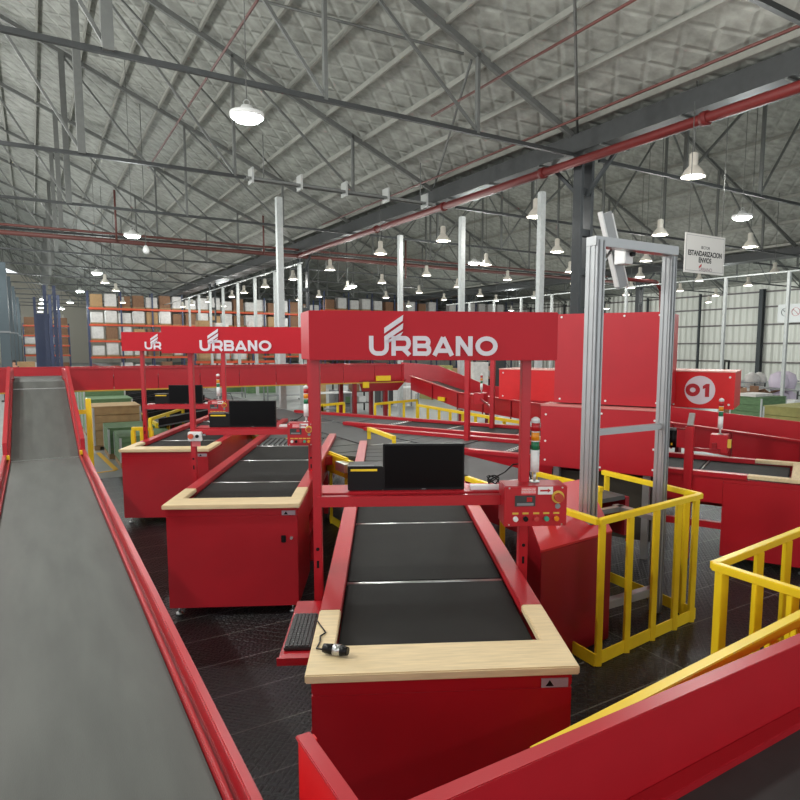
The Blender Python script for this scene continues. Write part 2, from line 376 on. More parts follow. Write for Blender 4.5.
# pipes
def pipe(name, a, b_, r, m, label, cat='pipe', joints=(), grp=None):
    o = thing(name, label, cat, a, 0, grp); d = Vector(b_)-Vector(a)
    MB().cyl((0, 0, 0), d, r, n=14).out('pipe_run', m, o)
    for j in joints:
        p = d*j; e = d.normalized()*.07
        MB().cyl(p-e, p+e, r*1.35, n=14).out('coupling', m, o)
    return o
pipe('sprinkler_pipe', B(11.15, -8, 6.98), B(11.15, 30.2, 6.98), .1, PIPE, 'thick red sprinkler main running beside the first gutter', joints=(.42, .54, .66, .78))
for z, r_, lb in ((7.25, .05, 'thin brown pipe crossing the hall just above the thicker brown pipe'), (6.95, .09, 'thick brown pipe crossing the hall from the left to the first gutter column')):
    pipe('crossing_pipe', B(-9, 30.05, z), B(33, 30.05, z), r_, PIPB, lb)
for (t, g1, g2, z, lb) in ((4.1, -2, 27, 9.35, 'thin brown sprinkler pipe under the roof at the upper left'), (8.7, 4, 14, 8.3, 'thin red sprinkler pipe under the roof above the red sign'), (10.7, 3, 26, 7.75, 'thin red sprinkler pipe along the lower edge of the near roof')):
    pipe('thin_sprinkler_pipe', B(t, g1, z), B(t, g2, z), .028, PIPB, lb)
for k, (t, z0) in enumerate(((3.2, 6.9), (9.4, 6.9), (17.0, 6.2), (20.5, 6.4))):
    pipe('vertical_pipe', B(t, 29.9, z0), B(t, 29.9, 9.0 if k < 2 else 8.2), .04, PIPB, 'short vertical brown pipe rising from the crossing brown pipes, %s from the left' % ORD[k].replace('nearest', 'first'))
pp_ = MB().tube([tuple(pg(661, 396, 17)), tuple(pg(661, 290, 17)), tuple(pg(656, 282, 17)), tuple(pg(615, 278, 17))], .07, n=10)
tag(pp_.out('bent_pipe', PIPE), 'red standpipe bending over behind the aluminium portal', 'pipe')

# ================================================================ LAMPS
def bell():
    r = thing('bell_lamp', '', 'lamp', (0, 0, 0), 0, 'bell-shaped hanging lamps')
    MB().lathe([(.235, 0), (.225, .03), (.16, .14), (.1, .2), (.085, .22), (.085, .44), (.05, .47), (.0005, .47)], n=18).out('bell_shade', LAMPW, r)
    MB().lathe([(.0005, -.012), (.16, -.012), (.2, .01), (.2, .03), (.0005, .03)], n=16).out('glowing_lens', BULB, r)
    MB().cyl((0, 0, .47), (0, 0, 1), .012, n=5).out('suspension_rod', TRS, r)
    return r
def led():
    r = thing('led_lamp', '', 'lamp', (0, 0, 0), 0, 'round bright LED hanging lamps')
    MB().lathe([(.24, .03), (.255, .05), (.25, .1), (.12, .13), (.08, .2), (.0005, .2)], n=24).out('housing', WHT, r)
    MB().lathe([(.0005, -.03), (.17, -.02), (.235, .03), (.0005, .031)], n=24).out('glowing_lens', LEDM, r)
    m_ = MB()
    for i in range(12):
        a = i*math.pi/6; b_ = a+math.pi/6
        m_.cyl((.045*math.cos(a), 0, .25+.045*math.sin(a)), (.045*math.cos(b_), 0, .25+.045*math.sin(b_)), .008, n=5)
    m_.out('hook', STEEL, r)
    MB().cyl((0, 0, .29), (0, 0, 1), .008, n=5).out('suspension_cable', TRS, r)
    return r
def roof_at(p):
    t = p.dot(TD)
    for (t0, sp, nm, nt_) in NAVES:
        if t0 <= t <= t0+sp: return roofz(t, t0, sp)+.26
    return 7.4
def set_rod(r, z):
    for c in r.children:
        if c.name.startswith('suspension'):
            zz = .47 if 'rod' in c.name else .29; c.data = c.data.copy()
            for v in c.data.vertices:
                if v.co.z > zz+.02: v.co.z = z
bells = [(443, 241), (380.5, 254), (330, 270), (426.5, 275.5), (382, 283), (419, 293), (486, 265), (507.5, 280), (457.5, 287), (480, 296), (496, 301), (444, 300), (386, 298),
         (536, 217), (557, 252), (570, 272), (534, 298), (660, 235), (693, 177), (646, 261), (640, 277), (574, 284), (631, 288), (626, 295), (750, 247), (774.5, 273), (748, 285.5), (699, 281),
         (680, 291), (293, 279.5), (265, 287), (244, 293), (319, 297), (208, 302), (182.5, 307), (347.5, 289), (192, 305), (123, 303), (105, 283), (116, 291), (232, 297), (299, 300)]
leds = [(247, 120), (132.5, 237), (97, 274), (80, 292), (70, 303), (43, 300), (42, 304), (41.2, 308), (40.4, 312), (39.6, 316), (38.8, 320), (38, 323), (742, 219), (474, 264), (352.5, 287), (62, 309)]
WORDS = []
b0, l0 = bell(), led()
lamp_places = []
for i, (x, y) in enumerate(bells):
    p = pz(x, y, 6.0); r = b0 if i == 0 else dup(b0, (0, 0, 0), 0)
    r.location = p; lamp_places.append(('b', p)); set_rod(r, roof_at(p)-6.0)
    r['_x'] = x; r['_d'] = p.length
for t, g in ((43, 14), (43, 22), (43, 30), (43, 40), (38, 26), (22, 58), (27, 47), (38, 47), (8, 84), (3.4, 92), (2.2, 70), (14, 56), (18, 78)):  # extra lamps added to brighten the far bays and the right wall
    p = B(t, g, 6.0); r = dup(b0, p, 0); lamp_places.append(('f', p)); set_rod(r, roof_at(p)-6.0)
    v = p-Vector((0, 0, H)); c_, s_ = math.cos(YAW), math.sin(YAW); r['_x'] = CX+F*(c_*v.x-s_*v.y)/(s_*v.x+c_*v.y); r['_d'] = p.length
blist = [o for o in C.objects if o.name.startswith('bell_lamp') and o.parent is None]
def describe(lst, what):
    # columns of the picture as places one can find, then near-to-far order inside each
    zones = [(0, 150, 'above the far racking at the left'), (150, 300, 'above the two smaller red signs'), (300, 372, 'above the left end of the big red sign'), (372, 452, 'over the big sign lettering'),
             (452, 520, 'above the right part of the big red sign'), (520, 600, 'between the white pole and the aluminium portal'), (600, 672, 'around the aluminium portal'), (672, 1300, 'around the hanging white signboard')]
    for a, b_, w_ in zones:
        zs = sorted([o for o in lst if a <= o['_x'] < b_], key=lambda o: o['_d'])
        for k, o in enumerate(zs):
            o['label'] = '%s %s, %s' % (what, w_, 'the nearest' if k == 0 and len(zs) > 1 else ('alone there' if len(zs) == 1 else ORD[k]+' nearest'))
    for o in lst: del o['_x']; del o['_d']
describe(blist, 'bell-shaped white hanging lamp')
for i, (x, y) in enumerate(leds):
    p = pz(x, y, 6.0); r = l0 if i == 0 else dup(l0, (0, 0, 0), 0)
    r.location = p; lamp_places.append(('l', p)); set_rod(r, roof_at(p)-6.0); r['_x'] = x; r['_d'] = p.length
describe([o for o in C.objects if o.name.startswith('led_lamp') and o.parent is None], 'round white LED lamp')
# small white dome camera hanging high at the left
p = pz(146, 251, 6.0); r = thing('dome_camera', 'small white dome camera hanging under the brown pipes at the left', 'camera', p)
MB().lathe([(.0005, -.1), (.08, -.08), (.12, 0), (.1, .1), (.04, .2), (.0005, .2)], n=14).out('dome_housing', WHT, r)
MB().cyl((0, 0, .2), (0, 0, roof_at(p)-6), .012, n=5).out('drop_rod', TRS, r)

# ================================================================ INFEED TABLES
def table(mir, label, grp, L0=5.0, L1=7.4, handle=False, sticker=True):
    """mir=1: the longer side is on the left (x<0); mir=-1: on the right"""
    r = thing('sorting_table', label, 'conveyor table', (0, 0, 0), 0, grp)
    m = mir
    def X(a, b_): return (min(a*m, b_*m), max(a*m, b_*m))
    MB().box(-.62, .62, .04, 1.0, .09, 1.0).box(-.62, .62, .04, .08, 1.0, 1.075).box(-.62, -.58, .08, 1.0, 1.0, 1.06).box(.58, .62, .08, 1.0, 1.0, 1.06).out('cabinet', RED, r, .006)
    wt = MB().prism([(-.645, 0), (.645, 0), (.645, .74), (.525, .74), (.525, .29), (-.525, .29), (-.525, .74), (-.645, .74)], 1.077, 1.12)
    wt.out('wooden_edge', WOOD, r, .006)
    for s, Ls in ((-1, L1), (1, L0)):
        x0, x1 = X(s*.525, s*.645)
        MB().box(x0, x1, .742, Ls, 1.06, 1.118).out('side_rail', RED, r, .004)
        x0, x1 = X(s*.60, s*.62)
        MB().box(x0, x1, 1.0, Ls, .74, 1.06).out('side_panel', RED, r)
        x0, x1 = X(s*.55, s*.62)
        y = 2.1
        MB().box(x0, x1, 1.0, min(Ls, 5), .42, .5).out('lower_rail', RED, r)
        while y < Ls:
            lg = MB().box(x0, x1, y-.035, y+.035, .09, .74).out('leg', RED, r)
            MB().cyl(((x0+x1)/2, y, 0), ((x0+x1)/2, y, .09), .012, n=6).cyl(((x0+x1)/2, y, 0), ((x0+x1)/2, y, .012), .035, n=10).out('levelling_foot', DST, lg)
            y += 1.45
    for x in (-.55, .55):
        for y in (.12, .92):
            MB().cyl((x, y, .012), (x, y, .09), .012, n=8).cyl((x, y, 0), (x, y, .02), .035, n=12).out('levelling_foot', STEEL, r)
    ys = [.3, 1.31, 2.74, 4.0]
    for a, b_ in zip(ys, ys[1:]): MB().box(-.52, .52, a+.02, b_-.02, 1.02, 1.06).out('belt', BELTD, r, .008)
    for y in ys[1:]:
        MB().cyl((-.52, y, 1.05), (.52, y, 1.05), .013, n=8).out('transfer_bar', STEEL, r)
    for k in range(13):
        x = -.48+k*.08; MB().box(x-.027, x+.027, 4.03, 4.85, 1.03, 1.06).out('strip_belt', BELTM, r)
        MB().cyl((x-.04, 4.02, 1.065), (x-.04, 4.05, 1.065), .01, n=6).out('white_tip', WHT, r)
    # merge: slabs clipped by the slanted line joining the sorter
    y = 4.9
    def xr(y): # right limit of the slab at this y
        return .52 if y <= L0 else .52-(y-L0)/(L1-L0)*1.04
    while y < L1-.1:
        y2 = min(y+.33, L1); a, b_ = xr(y), xr(y2-.02)
        pts = [(-.52*m, y), (a*m, y)] + ([(.52*m, L0)] if y < L0 < y2 else []) + [(b_*m, y2-.02), (-.52*m, y2-.02)]
        if m < 0: pts = pts[::-1]
        MB().prism(pts, 1.03, 1.062).out('merge_belt', BELTM, r)
        y = y2
    MB().box(-.55, .55, 1.0, L0-.2, .95, 1.0).out('belt_bed', DST, r)
    if sticker:
        st = MB().box(.47, .6, .034, .039, 1.0, 1.045).out('warning_sticker', mat('sticker_grey', (168, 150, 158), .5), r)
        MB().prism([(.49, 1.008), (.53, 1.008), (.51, 1.038)], 0, .002, T(0, .034, 0) @ FRONT).out('triangle_mark', BLK, st)
    if handle:
        h = MB().box(.46, .505, .026, .04, .73, .8).out('door_latch', BLK, r, .004)
        MB().cyl((.56, .04, .775), (.56, .015, .775), .014, n=10).out('door_lock', STEEL, r)
    return r
T1 = table(1, 'nearest red conveyor table with wooden front edge, dark belt and keyboard tray', 'left-hand conveyor tables')
T1.location = (.285, 2.81, 0)
T2 = table(1, 'middle red conveyor table with wooden edge, under the middle lettered sign', 'left-hand conveyor tables', handle=True); T2.location = (-1.44, 6.07, 0)
T3 = table(1, 'farthest left red conveyor table with wooden edge, beside the green crates', 'left-hand conveyor tables'); T3.location = (-3.18, 9.47, 0)
S1 = table(-1, 'red conveyor table at the right under the hood numbered 01', 'right-hand conveyor tables', L0=4.85, L1=7.3, sticker=False); S1.scale = (1.06, 1, 1); S1.location = Mw(8.985, -.18); S1.rotation_euler.z = MA
S2 = table(-1, 'red conveyor table behind the numbered one, partly hidden by the big red enclosure', 'right-hand conveyor tables', L0=4.85, L1=7.3, sticker=False); S2.scale = (1.06, 1, 1); S2.location = Mw(10.73, 3.16); S2.rotation_euler.z = MA

# sorter main line along the hall
ml = thing('sorter_line', 'long dark grey sorter conveyor running down the hall between the tables', 'conveyor', B(4.9, 4.6), A)
MB().box(-.42, .42, 0, 62, 1.0, 1.045).out('belt', BELTM, ml)
for s, n_ in ((-1, 'left'), (1, 'right')): MB().box(s*.46-.03, s*.46+.03, 0, 62, .6, 1.02).out('side_panel', REDD, ml)
for k in range(15):
    y = .5+k*4.2
    for s in (-1, 1): MB().box(s*.4-.04, s*.4+.04, y-.04, y+.04, 0, .6).out('leg', REDD, ml)
for k in range(18): MB().box(-.42, .42, 1.2+k*3.3, 1.23+k*3.3, 1.045, 1.05).out('belt_seam', STEEL, ml)
for k in range(9):
    MB().prism([(-1.25 if k > 1 else -.9, 2.9+k*.62), (-.47, 2.9+k*.62), (-.47, 3.48+k*.62), (-1.25 if k > 0 else -1.05, 3.48+k*.62)], .99, 1.04).out('merge_slab', BELTG, ml)
MB().box(-1.3, -1.25, 2.9, 8.5, .8, 1.06).out('yellow_edge', YEL, ml)
for k in range(8): MB().box(-1.42, -1.3, 3.2+k*.68, 3.5+k*.68, .92, 1.04).out('roller_end', [STEEL, REDD][k % 2], ml)
# far part of the sorter: chutes to the left
for k in range(9):
    g = 17+k*2.2
    c = thing('sorter_chute', 'grey sorter chute with yellow edge feeding the crates, %s from the tables' % ORD[k], 'chute', B(3.6, g), A, 'chutes along the sorter')
    MB().prism([(-1.15, -.8), (.75, -.8), (.75, .8), (-1.15, .8)], [.7, .95, .95, .7], [.74, .99, .99, .74]).out('slide', BELTM, c)
    for s in (-.8, .8): MB().prism([(-1.15, s-.02), (.75, s-.02), (.75, s+.02), (-1.15, s+.02)], [.74, .99, .99, .74], [.9, 1.15, 1.15, .9]).out('side_plate', BLK, c)
    MB().box(-1.2, -1.13, -.7, .5, .66, .78).out('yellow_edge', YEL, c)
    for s in (-.7, .7): MB().box(-.6, -.54, s-.03, s+.03, 0, .72).out('leg', REDD, c)

# ================================================================ SIGN FRAMES
def lettering(parent, y, cx, zc, s, cut=False):
    """white wordmark with three slanted leaf bars; s = height of a capital"""
    M = T(cx, y, zc) @ FRONT
    w = .225*s; o = MB(); cnt = [0]
    def arc(cx_, cy_, rx, ry, a0, a1, n=9): return [(cx_+rx*math.cos(math.radians(a0+(a1-a0)*i/n)), cy_+ry*math.sin(math.radians(a0+(a1-a0)*i/n))) for i in range(n+1)]
    h = s/2-w/2; x = -3.28*s
    def put(pts, closed=False): cnt[0] += 1; o.ribbon(pts, w, M, th=.003+.0007*cnt[0], closed=closed)
    uw = 1.0*s
    put([(x+w/2, s/2), (x+w/2, -h+.32*s)]+arc(x+w/2+.3*s, -h+.3*s, .3*s, .3*s, 180, 270, 6)[1:]+arc(x+uw-w/2-.3*s, -h+.3*s, .3*s, .3*s, 270, 360, 6)+[(x+uw-w/2, s*.34)])
    a = x+1.13*s                                   # R
    put([(a+w/2, -s/2), (a+w/2, s/2)]); put([(a+w, h), (a+.68*s, h)]+arc(a+.68*s, h-.26*s, .2*s, .26*s, 80, -80, 8)+[(a+.66*s, h-.52*s), (a+w, h-.52*s)])
    put([(a+.55*s, -.08*s), (a+.92*s, -s*.47)])
    a = x+2.22*s                                   # B
    put([(a+w/2, -s/2), (a+w/2, s/2)]); put([(a+w, h), (a+.6*s, h)]+arc(a+.62*s, h-.19*s, .17*s, .19*s, 80, -80, 6)+[(a+.6*s, h-.385*s), (a+w, h-.385*s)])
    put([(a+.62*s, .0*s)]+arc(a+.66*s, -.2*s, .17*s, .2*s, 80, -80, 6)+[(a+.64*s, -h), (a+w, -h)])
    a = x+3.22*s                                   # A
    put([(a+.1*s, -s*.49), (a+.55*s, s*.44)]); put([(a+.55*s, s*.44), (a+1.0*s, -s*.49)]); put([(a+.3*s, -.24*s), (a+.8*s, -.24*s)])
    a = x+4.42*s                                   # N
    put([(a+w/2, -s/2), (a+w/2, s/2)]); put([(a+.86*s-w/2, -s/2), (a+.86*s-w/2, s/2)]); put([(a+w*.55, s*.43), (a+.86*s-w*.55, -s*.43)])
    a = x+5.44*s                                   # O
    put(arc(a+.56*s, 0, .46*s, h, 0, 360, 24)[:-1], True)
    for q_ in ([(.77, .62), (1.7, 1.26), (1.73, 1.56), (.77, .9)], [(.77, .2), (1.7, .84), (1.73, 1.14), (.77, .48)], [(1.03, .16), (1.3, .42), (1.56, .46), (1.73, .72), (1.0, .3)]):
        cnt[0] += 1; o.prism([(x+u*s, v*s) for u, v in q_], 0, .003+.0007*cnt[0], M)
    return o.out('lettering', LET, parent)
def tower_light(parent, x, y, z, order=('g', 'a', 'r'), s=1.):
    tl = MB().cyl((x, y, z), (x, y, z+.07*s), .012*s, n=8).cyl((x, y, z), (x, y, z+.008), .035*s, n=14).out('tower_light', STEEL, parent)
    zz = z+.07*s
    MB().cyl((x, y, zz), (x, y, zz+.15*s), .03*s, n=16).out('light_base', WHT, tl); zz += .15*s
    for k in order:
        MB().cyl((x, y, zz), (x, y, zz+.058*s), .0275*s, n=16).out({'g': 'green_lens', 'a': 'amber_lens', 'r': 'red_lens'}[k], {'g': GRN, 'a': AMB, 'r': RLN}[k], tl)
        MB().cyl((x, y, zz+.056*s), (x, y, zz+.063*s), .029*s, n=16).out('divider_ring', WHT, tl); zz += .063*s
    MB().lathe([(.031*s, 0), (.03*s, .018*s), (.012*s, .032*s), (.0005, .034*s)], (x, y, zz), 16).out('cap', WHT, tl)
    return tl
def control_box(parent, x0, x1, y, z0, z1, small=False):
    cb = MB().box(x0, x1, y, y+.2, z0, z1).out('control_box', REDD if False else RED, parent, .006)
    W = x1-x0; Hh = z1-z0; f = y-.001
    def fr(u, v): return x0+W*u, z1-Hh*v
    for u, mm in ((.18, WHT), (.34, BLK), (.51, mat('dull_red_button', (190, 62, 58), .4)), (.67, mat('green_button', (60, 150, 120), .4)), (.83, AMB)):
        a, c = fr(u, .8); MB().cyl((a, f, c), (a, f-.02, c), .0165, n=14).out('push_button', mm, cb)
        a, c = fr(u, .67); MB().box(a-.02, a+.02, f-.003, f, c-.006, c+.006).out('button_tag', BRASS, cb)
    a, c = fr(.85, .27); MB().cyl((a, f, c), (a, f-.006, c), .042, n=20).out('stop_ring', BRASS, cb); MB().cyl((a, f-.006, c), (a, f-.045, c), .028, n=18).out('stop_button', mat('stop_red', (176, 62, 40), .4), cb)
    a, c = fr(.85, .5); MB().cyl((a, f, c), (a, f-.004, c), .018, n=14).out('round_tag', GRY, cb)
    a, c = fr(.33, .36); MB().box(a-.068, a+.068, f-.004, f, c-.036, c+.036).out('display', DST, cb); MB().box(a+.01, a+.045, f-.008, f-.004, c-.005, c+.024).out('display_light', RLN, cb)
    MB().box(a-.055, a+.055, f-.007, f-.004, c-.03, c-.014).out('display_marks', GRY, cb)
    a, c = fr(.42, .11); MB().box(a-.064, a+.034, f-.002, f, c-.022, c+.022).out('warning_label', PNK, cb)
    text_mesh('PARADA DE\nEMERGENCIA', .016, 'label_text', WHT, cb, T(a-.015, f-.002, c) @ FRONT, .0005)
    a, c = fr(.65, .11); MB().box(a-.05, a+.05, f-.002, f, c-.026, c+.026).out('arrow_label', WHT, cb)
    MB().prism([(-.036, -.006), (.015, -.006), (.015, -.014), (.036, 0), (.015, .014), (.015, .006), (-.036, .006)], 0, .001, T(a, f-.002, c) @ FRONT).out('arrow_mark', RLN, cb)
    for u, v in ((.08, .04), (.92, .04), (.08, .95), (.92, .95)):
        a, c = fr(u, v); MB().cyl((a, f, c), (a, f-.003, c), .006, n=8).out('screw', STEEL, cb)
    return cb
def sign_frame(label, loc, sx0, sx1, xl, xr_, cb0, cb1, tw):
    r = thing('sign_frame', label, 'sign frame', loc, 0, 'red frames with lettered signs')
    for x in (xl, xr_):
        w = .028 if x < 0 else .031
        p = MB().box(x-w, x+w, -.035, .035, 0, 2.54).out('post', RED, r, .004)
        MB().box(x-w-.035, x+w+.035, -.06, .06, 0, .012).out('base_plate', REDD, p)
        MB().box(x-.008, x+.008, -.0365, -.035, 1.15, 1.2).out('slot', BLK, p)
        MB().cyl((x, -.035, 1.28), (x, -.042, 1.28), .012, n=8).out('bolt', BLK, p)
    dp = .2
    sb = MB().prism([(sx0, -.12), (sx1, -.12), (sx1+.07, dp), (sx0-.09, dp)], 2.535, 2.845).out('sign_board', REDM, r, .004)
    lettering(sb, -.1205, (sx0+sx1)/2-.01, 2.626, .125)
    MB().box(xl, xr_+.02, -.05, 0, 1.565, 1.635).out('crossbar', RED, r, .004)
    MB().box(xl, xr_+.02, .04, .3, 1.61, 1.64).out('shelf', RED, r, .004)
    for x in (xl+.02, xr_-.02): MB().bar((x, 0, 1.58), (x, .3, 1.61), .03, .04).out('shelf_bracket', REDD, r)
    cb = control_box(r, cb0, cb1, -.16, 1.445, 1.715)
    tower_light(r, tw, -.03, 1.716)
    return r
F1 = sign_frame('red post frame with the large nearest lettered sign, shelf and control box', (.285, 4.2, 0), -.74, .85, -.715, .672, .51, .93, .74)
F2 = sign_frame('red post frame with the middle lettered sign, over the middle table', (-1.44, 7.75, 0), -1.1, .6, -.81, .58, .32, .62, .53)
F3 = sign_frame('red post frame with the farthest lettered sign, partly hidden by the middle one', (-3.18, 11.0, 0), -1.08, .5, -.8, .52, .28, .6, .43)
# emergency stop box on the middle frame's left post
sw = MB().box(-.85, -.69, -.1, -.04, 1.5, 1.61).out('stop_switch_box', WHT, F2, .008)
MB().cyl((-.81, -.1, 1.56), (-.81, -.135, 1.56), .03, n=16).out('stop_button', mat('orange_red_button', (206, 84, 52), .4), sw)
MB().cyl((-.74, -.1, 1.56), (-.74, -.115, 1.56), .02, n=14).out('selector_knob', BLK, sw)
MB().box(-.82, -.72, -.045, -.041, 1.43, 1.49).out('pink_tag', PNK, F2)
MB().cyl((-.69, -.07, 1.57), (-.65, -.07, 1.57), .014, n=8).out('cable_gland', GRY, sw)

# monitors, computers and power strips on the shelves
def monitor():
    r = thing('monitor', '', 'monitor', (0, 0, 0), 0, 'black monitors on the frame shelves')
    s = MB().box(-.28, .28, -.02, .02, .0, .32).out('screen_frame', BLK, r, .004)
    MB().box(-.268, .268, -.0215, -.0195, .016, .308).out('screen', SCR, s)
    MB().box(-.014, .014, -.0215, -.0195, .005, .01).out('logo_mark', GRY, s)
    MB().box(-.03, .03, .02, .06, .0, .2).out('stand', BLK, r); MB().box(-.1, .1, .0, .14, 0, .01).out('stand_foot', BLK, r)
    MB().box(-.1, .1, .02, .035, .08, .28).out('back_cover', BLK, r, .005)
    return r
def pc():
    r = thing('desktop_computer', '', 'computer', (0, 0, 0), 0, 'small black computers on the frame shelves')
    MB().box(-.12, .12, 0, .2, 0, .168).out('case', BLK, r, .005); MB().box(-.1, .08, -.003, 0, .135, .15).out('yellow_strip', YEL, r); MB().box(-.12, .06, -.002, .02, .168, .174).out('top_edge', GRY, r)
    return r
def strip():
    r = thing('power_strip', '', 'power strip', (0, 0, 0), 0, 'white power strips on the frame shelves')
    MB().box(-.11, .11, -.03, .03, 0, .03).out('body', WHT, r, .006)
    m_ = MB(); pts = []
    for i in range(26):
        a = i*.62; pts.append((.06+.045*math.cos(a)*(1-.01*i), .05+.03*math.sin(a), .03+.05*abs(math.sin(a*.63))))
    pts += [(.14, .04, .11), (.2, .06, .16), (.3, .08, .165), (.34, .09, .05)]
    m_.tube(pts, .005).out('cable', BLK, r)
    return r
m0, c0, s0 = monitor(), pc(), strip()
names = ['on the nearest frame above the near table', 'on the middle frame, above the middle table', 'on the farthest frame, behind the middle sign post']
for i, (fx, fy) in enumerate(((.285, 4.2), (-1.57, 7.75), (-3.33, 11.0))):
    for base, (x, y, rz), w_ in ((m0, (0.0, .12, 0), 'black flat monitor standing '), (c0, (-.4, .1, 0), 'small black computer with yellow strip '), (s0, (.43, .1, 0), 'white power strip with black cable ')):
        r = base if i == 0 else dup(base, (0, 0, 0), 0)
        r.location = (fx+x, fy+y, 1.641); r['label'] = w_+names[i]
# keyboard on tray at near table
kt = thing('keyboard_tray', 'narrow red keyboard tray fixed at the left side of the nearest table', 'tray', (-.468, 3.3, .93))
MB().box(-.1, .1, 0, .85, -.012, 0).out('tray_plate', RED, kt); MB().box(-.1, .1, 0, .012, 0, .03).out('front_lip', RED, kt); MB().box(.06, .1, .2, .6, -.1, -.012).out('bracket', REDD, kt)
kb = thing('keyboard', 'black computer keyboard lying lengthwise on the red side tray', 'keyboard', (-.478, 3.44, .932))
MB().box(-.075, .075, 0, .46, 0, .018).out('keyboard_body', mat('keyboard_dark', (42, 43, 44), .45), kb, .004)
km = MB()
for i in range(6):
    for j in range(17): km.box(-.066+i*.022, -.048+i*.022, .012+j*.026, .034+j*.026, .018, .025)
km.out('keys', mat('key_dark', (66, 67, 68), .5), kb)
sc_ = thing('handheld_scanner', 'small black cylinder with silver band and cable lying on the near wooden edge', 'scanner', (-.24, 3.0, 1.121))
MB().cyl((-.05, .02, .028), (.0, 0, .028), .022, .026, n=16).cyl((.035, -.012, .028), (.07, -.025, .028), .027, .02, n=16).out('scanner_body', BLK, sc_)
MB().cyl((.0, 0, .028), (.035, -.012, .028), .0275, n=16).out('silver_band', STEEL, sc_)
MB().tube([(-.05, .02, .02), (-.09, .06, .006), (-.08, .14, .005), (-.085, .2, .005), (-.06, .24, .005), (-.1, .34, .005), (-.13, .42, .004)], .004).out('cable', BLK, sc_)

# ================================================================ LEFT BELT CONVEYOR WITH INCLINE
L = thing('belt_conveyor', 'wide grey belt conveyor at the left, climbing to the raised red conveyor', 'conveyor', B(.07, -4), A)
k0, k1, zf, zt = 14.12, 17.75, 1.07, 1.96
MB().box(-.4, .4, 0, k0-.02, zf-.06, zf).out('flat_belt', BELTG, L)
MB().prism([(-.4, k0), (.4, k0), (.4, k1), (-.4, k1)], [zf-.06, zf-.06, zt-.06, zt-.06], [zf, zf, zt, zt]).out('inclined_belt', BELTG, L)
MB().box(-.4, .4, k0-.03, k0-.012, zf+.002, zf+.006).out('belt_seam', STEEL, L)
MB().bar((-.4, k0+3.2, zf+.785), (.4, k0+3.2, zf+.785), .02, .008).out('belt_seam', STEEL, L)
for s in (-1, 1):
    def bx(a, b_): return (min(s*a, s*b_), max(s*a, s*b_))
    a, b_ = bx(.405, .425); MB().box(a, b_, 0, k0, zf-.1, zf+.035).out('belt_lip', RED, L, .004)
    a, b_ = bx(.425, .445); MB().box(a, b_, 0, k0, zf-.1, zf+.012).out('channel', REDD, L)
    a, b_ = bx(.445, .485); MB().box(a, b_, 0, k0, zf-.18, zf+.1).out('side_guard', RED, L, .006)
    a, b_ = bx(.405, .43)
    MB().prism([(a, k0), (b_, k0), (b_, k1), (a, k1)], [zf-.1, zf-.1, zt-.1, zt-.1], [zf+.06, zf+.06, zt+.06, zt+.06]).out('belt_lip', RED, L)
    a, b_ = bx(.43, .485)
    MB().prism([(a, k0), (b_, k0), (b_, k1+.05), (a, k1+.05)], [zf-.15, zf-.15, zt-.15, zt-.15], [zf+.25, zf+.25, zt+.28, zt+.28]).out('inclined_guard', RED, L, .005)
    MB().box(*bx(.41, .47), k0-.06, k0, zf+.035, zf+.09).out('yellow_bracket', YEL, L)
for y in (1.5, 5, 8.5, 12, 15.6):
    h = zf-.1 if y < k0 else zf+.3
    for s in (-1, 1): MB().box(s*.42-.035, s*.42+.035, y-.035, y+.035, 0, h).out('leg', RED, L)
gp = thing('guard_post', 'yellow guard post with crossbar beside the foot of the conveyor ramp', 'guard post', B(.73, 11.9), A)
MB().box(-.04, .04, -.04, .04, 0, 1.75).out('post', YEL, gp); MB().box(-.16, .04, -.03, .03, 1.5, 1.57).out('crossbar', YEL, gp); MB().box(-.12, .12, -.12, .12, -.0, .012).out('base_plate', YEL, gp)

MB().box(-.4, .4, k1, 19.75, zt-.06, zt).out('upper_flat_belt', BELTG, L)
for s in (-1, 1): MB().box(min(s*.43, s*.485), max(s*.43, s*.485), k1+.05, 19.75, zt-.15, zt+.19).out('upper_guard', RED, L, .005)
# raised cross conveyor
XC = thing('raised_conveyor', 'raised red panelled conveyor crossing the hall behind the tables', 'conveyor', B(0, 15.8), A)
zlo, zhi = 1.65, 2.14
def panel_run(parent, x0, x1, y0, y1, n, zl, zh, m=RED, name='side_panel'):
    w = (x1-x0)/n
    for i in range(n): MB().box(x0+i*w+.006, x0+(i+1)*w-.006, y0, y1, zl, zh).out(name, m, parent)
panel_run(XC, .57, 8.9, -.02, .0, 9, zlo, zhi-.03)
panel_run(XC, -4.0, -.45, -.02, .0, 4, zlo, zhi-.03)
MB().box(-4, 8.9, 1.0, 1.04, zlo, zhi-.02).out('rear_panel', RED, XC)
for a, b_ in ((-4, -.45), (.57, 8.9)):
    MB().box(a, b_, -.06, .02, zhi-.03, zhi).out('top_flange', RED, XC); MB().box(a, b_, -.05, .0, zlo-.03, zlo).out('yellow_bottom_edge', mat('ochre_edge', (190, 150, 50), .5), XC)
MB().box(-4, 8.9, 1.0, 1.08, zhi-.03, zhi).out('rear_flange', RED, XC)
MB().box(-4, 8.85, .02, 1.0, 1.88, 1.94).out('belt', BELTM, XC)
for t in (-3, -1.2, .3, 7.4, 8.35):
    for y in (.05, .95): MB().box(t-.05, t+.05, y-.05, y+.05, 0, zlo).out('leg', REDD, XC)
for t in (.57, 8.87): MB().box(t-.03, t+.03, -.05, -.02, zlo, zhi).out('end_stiffener', RED, XC)
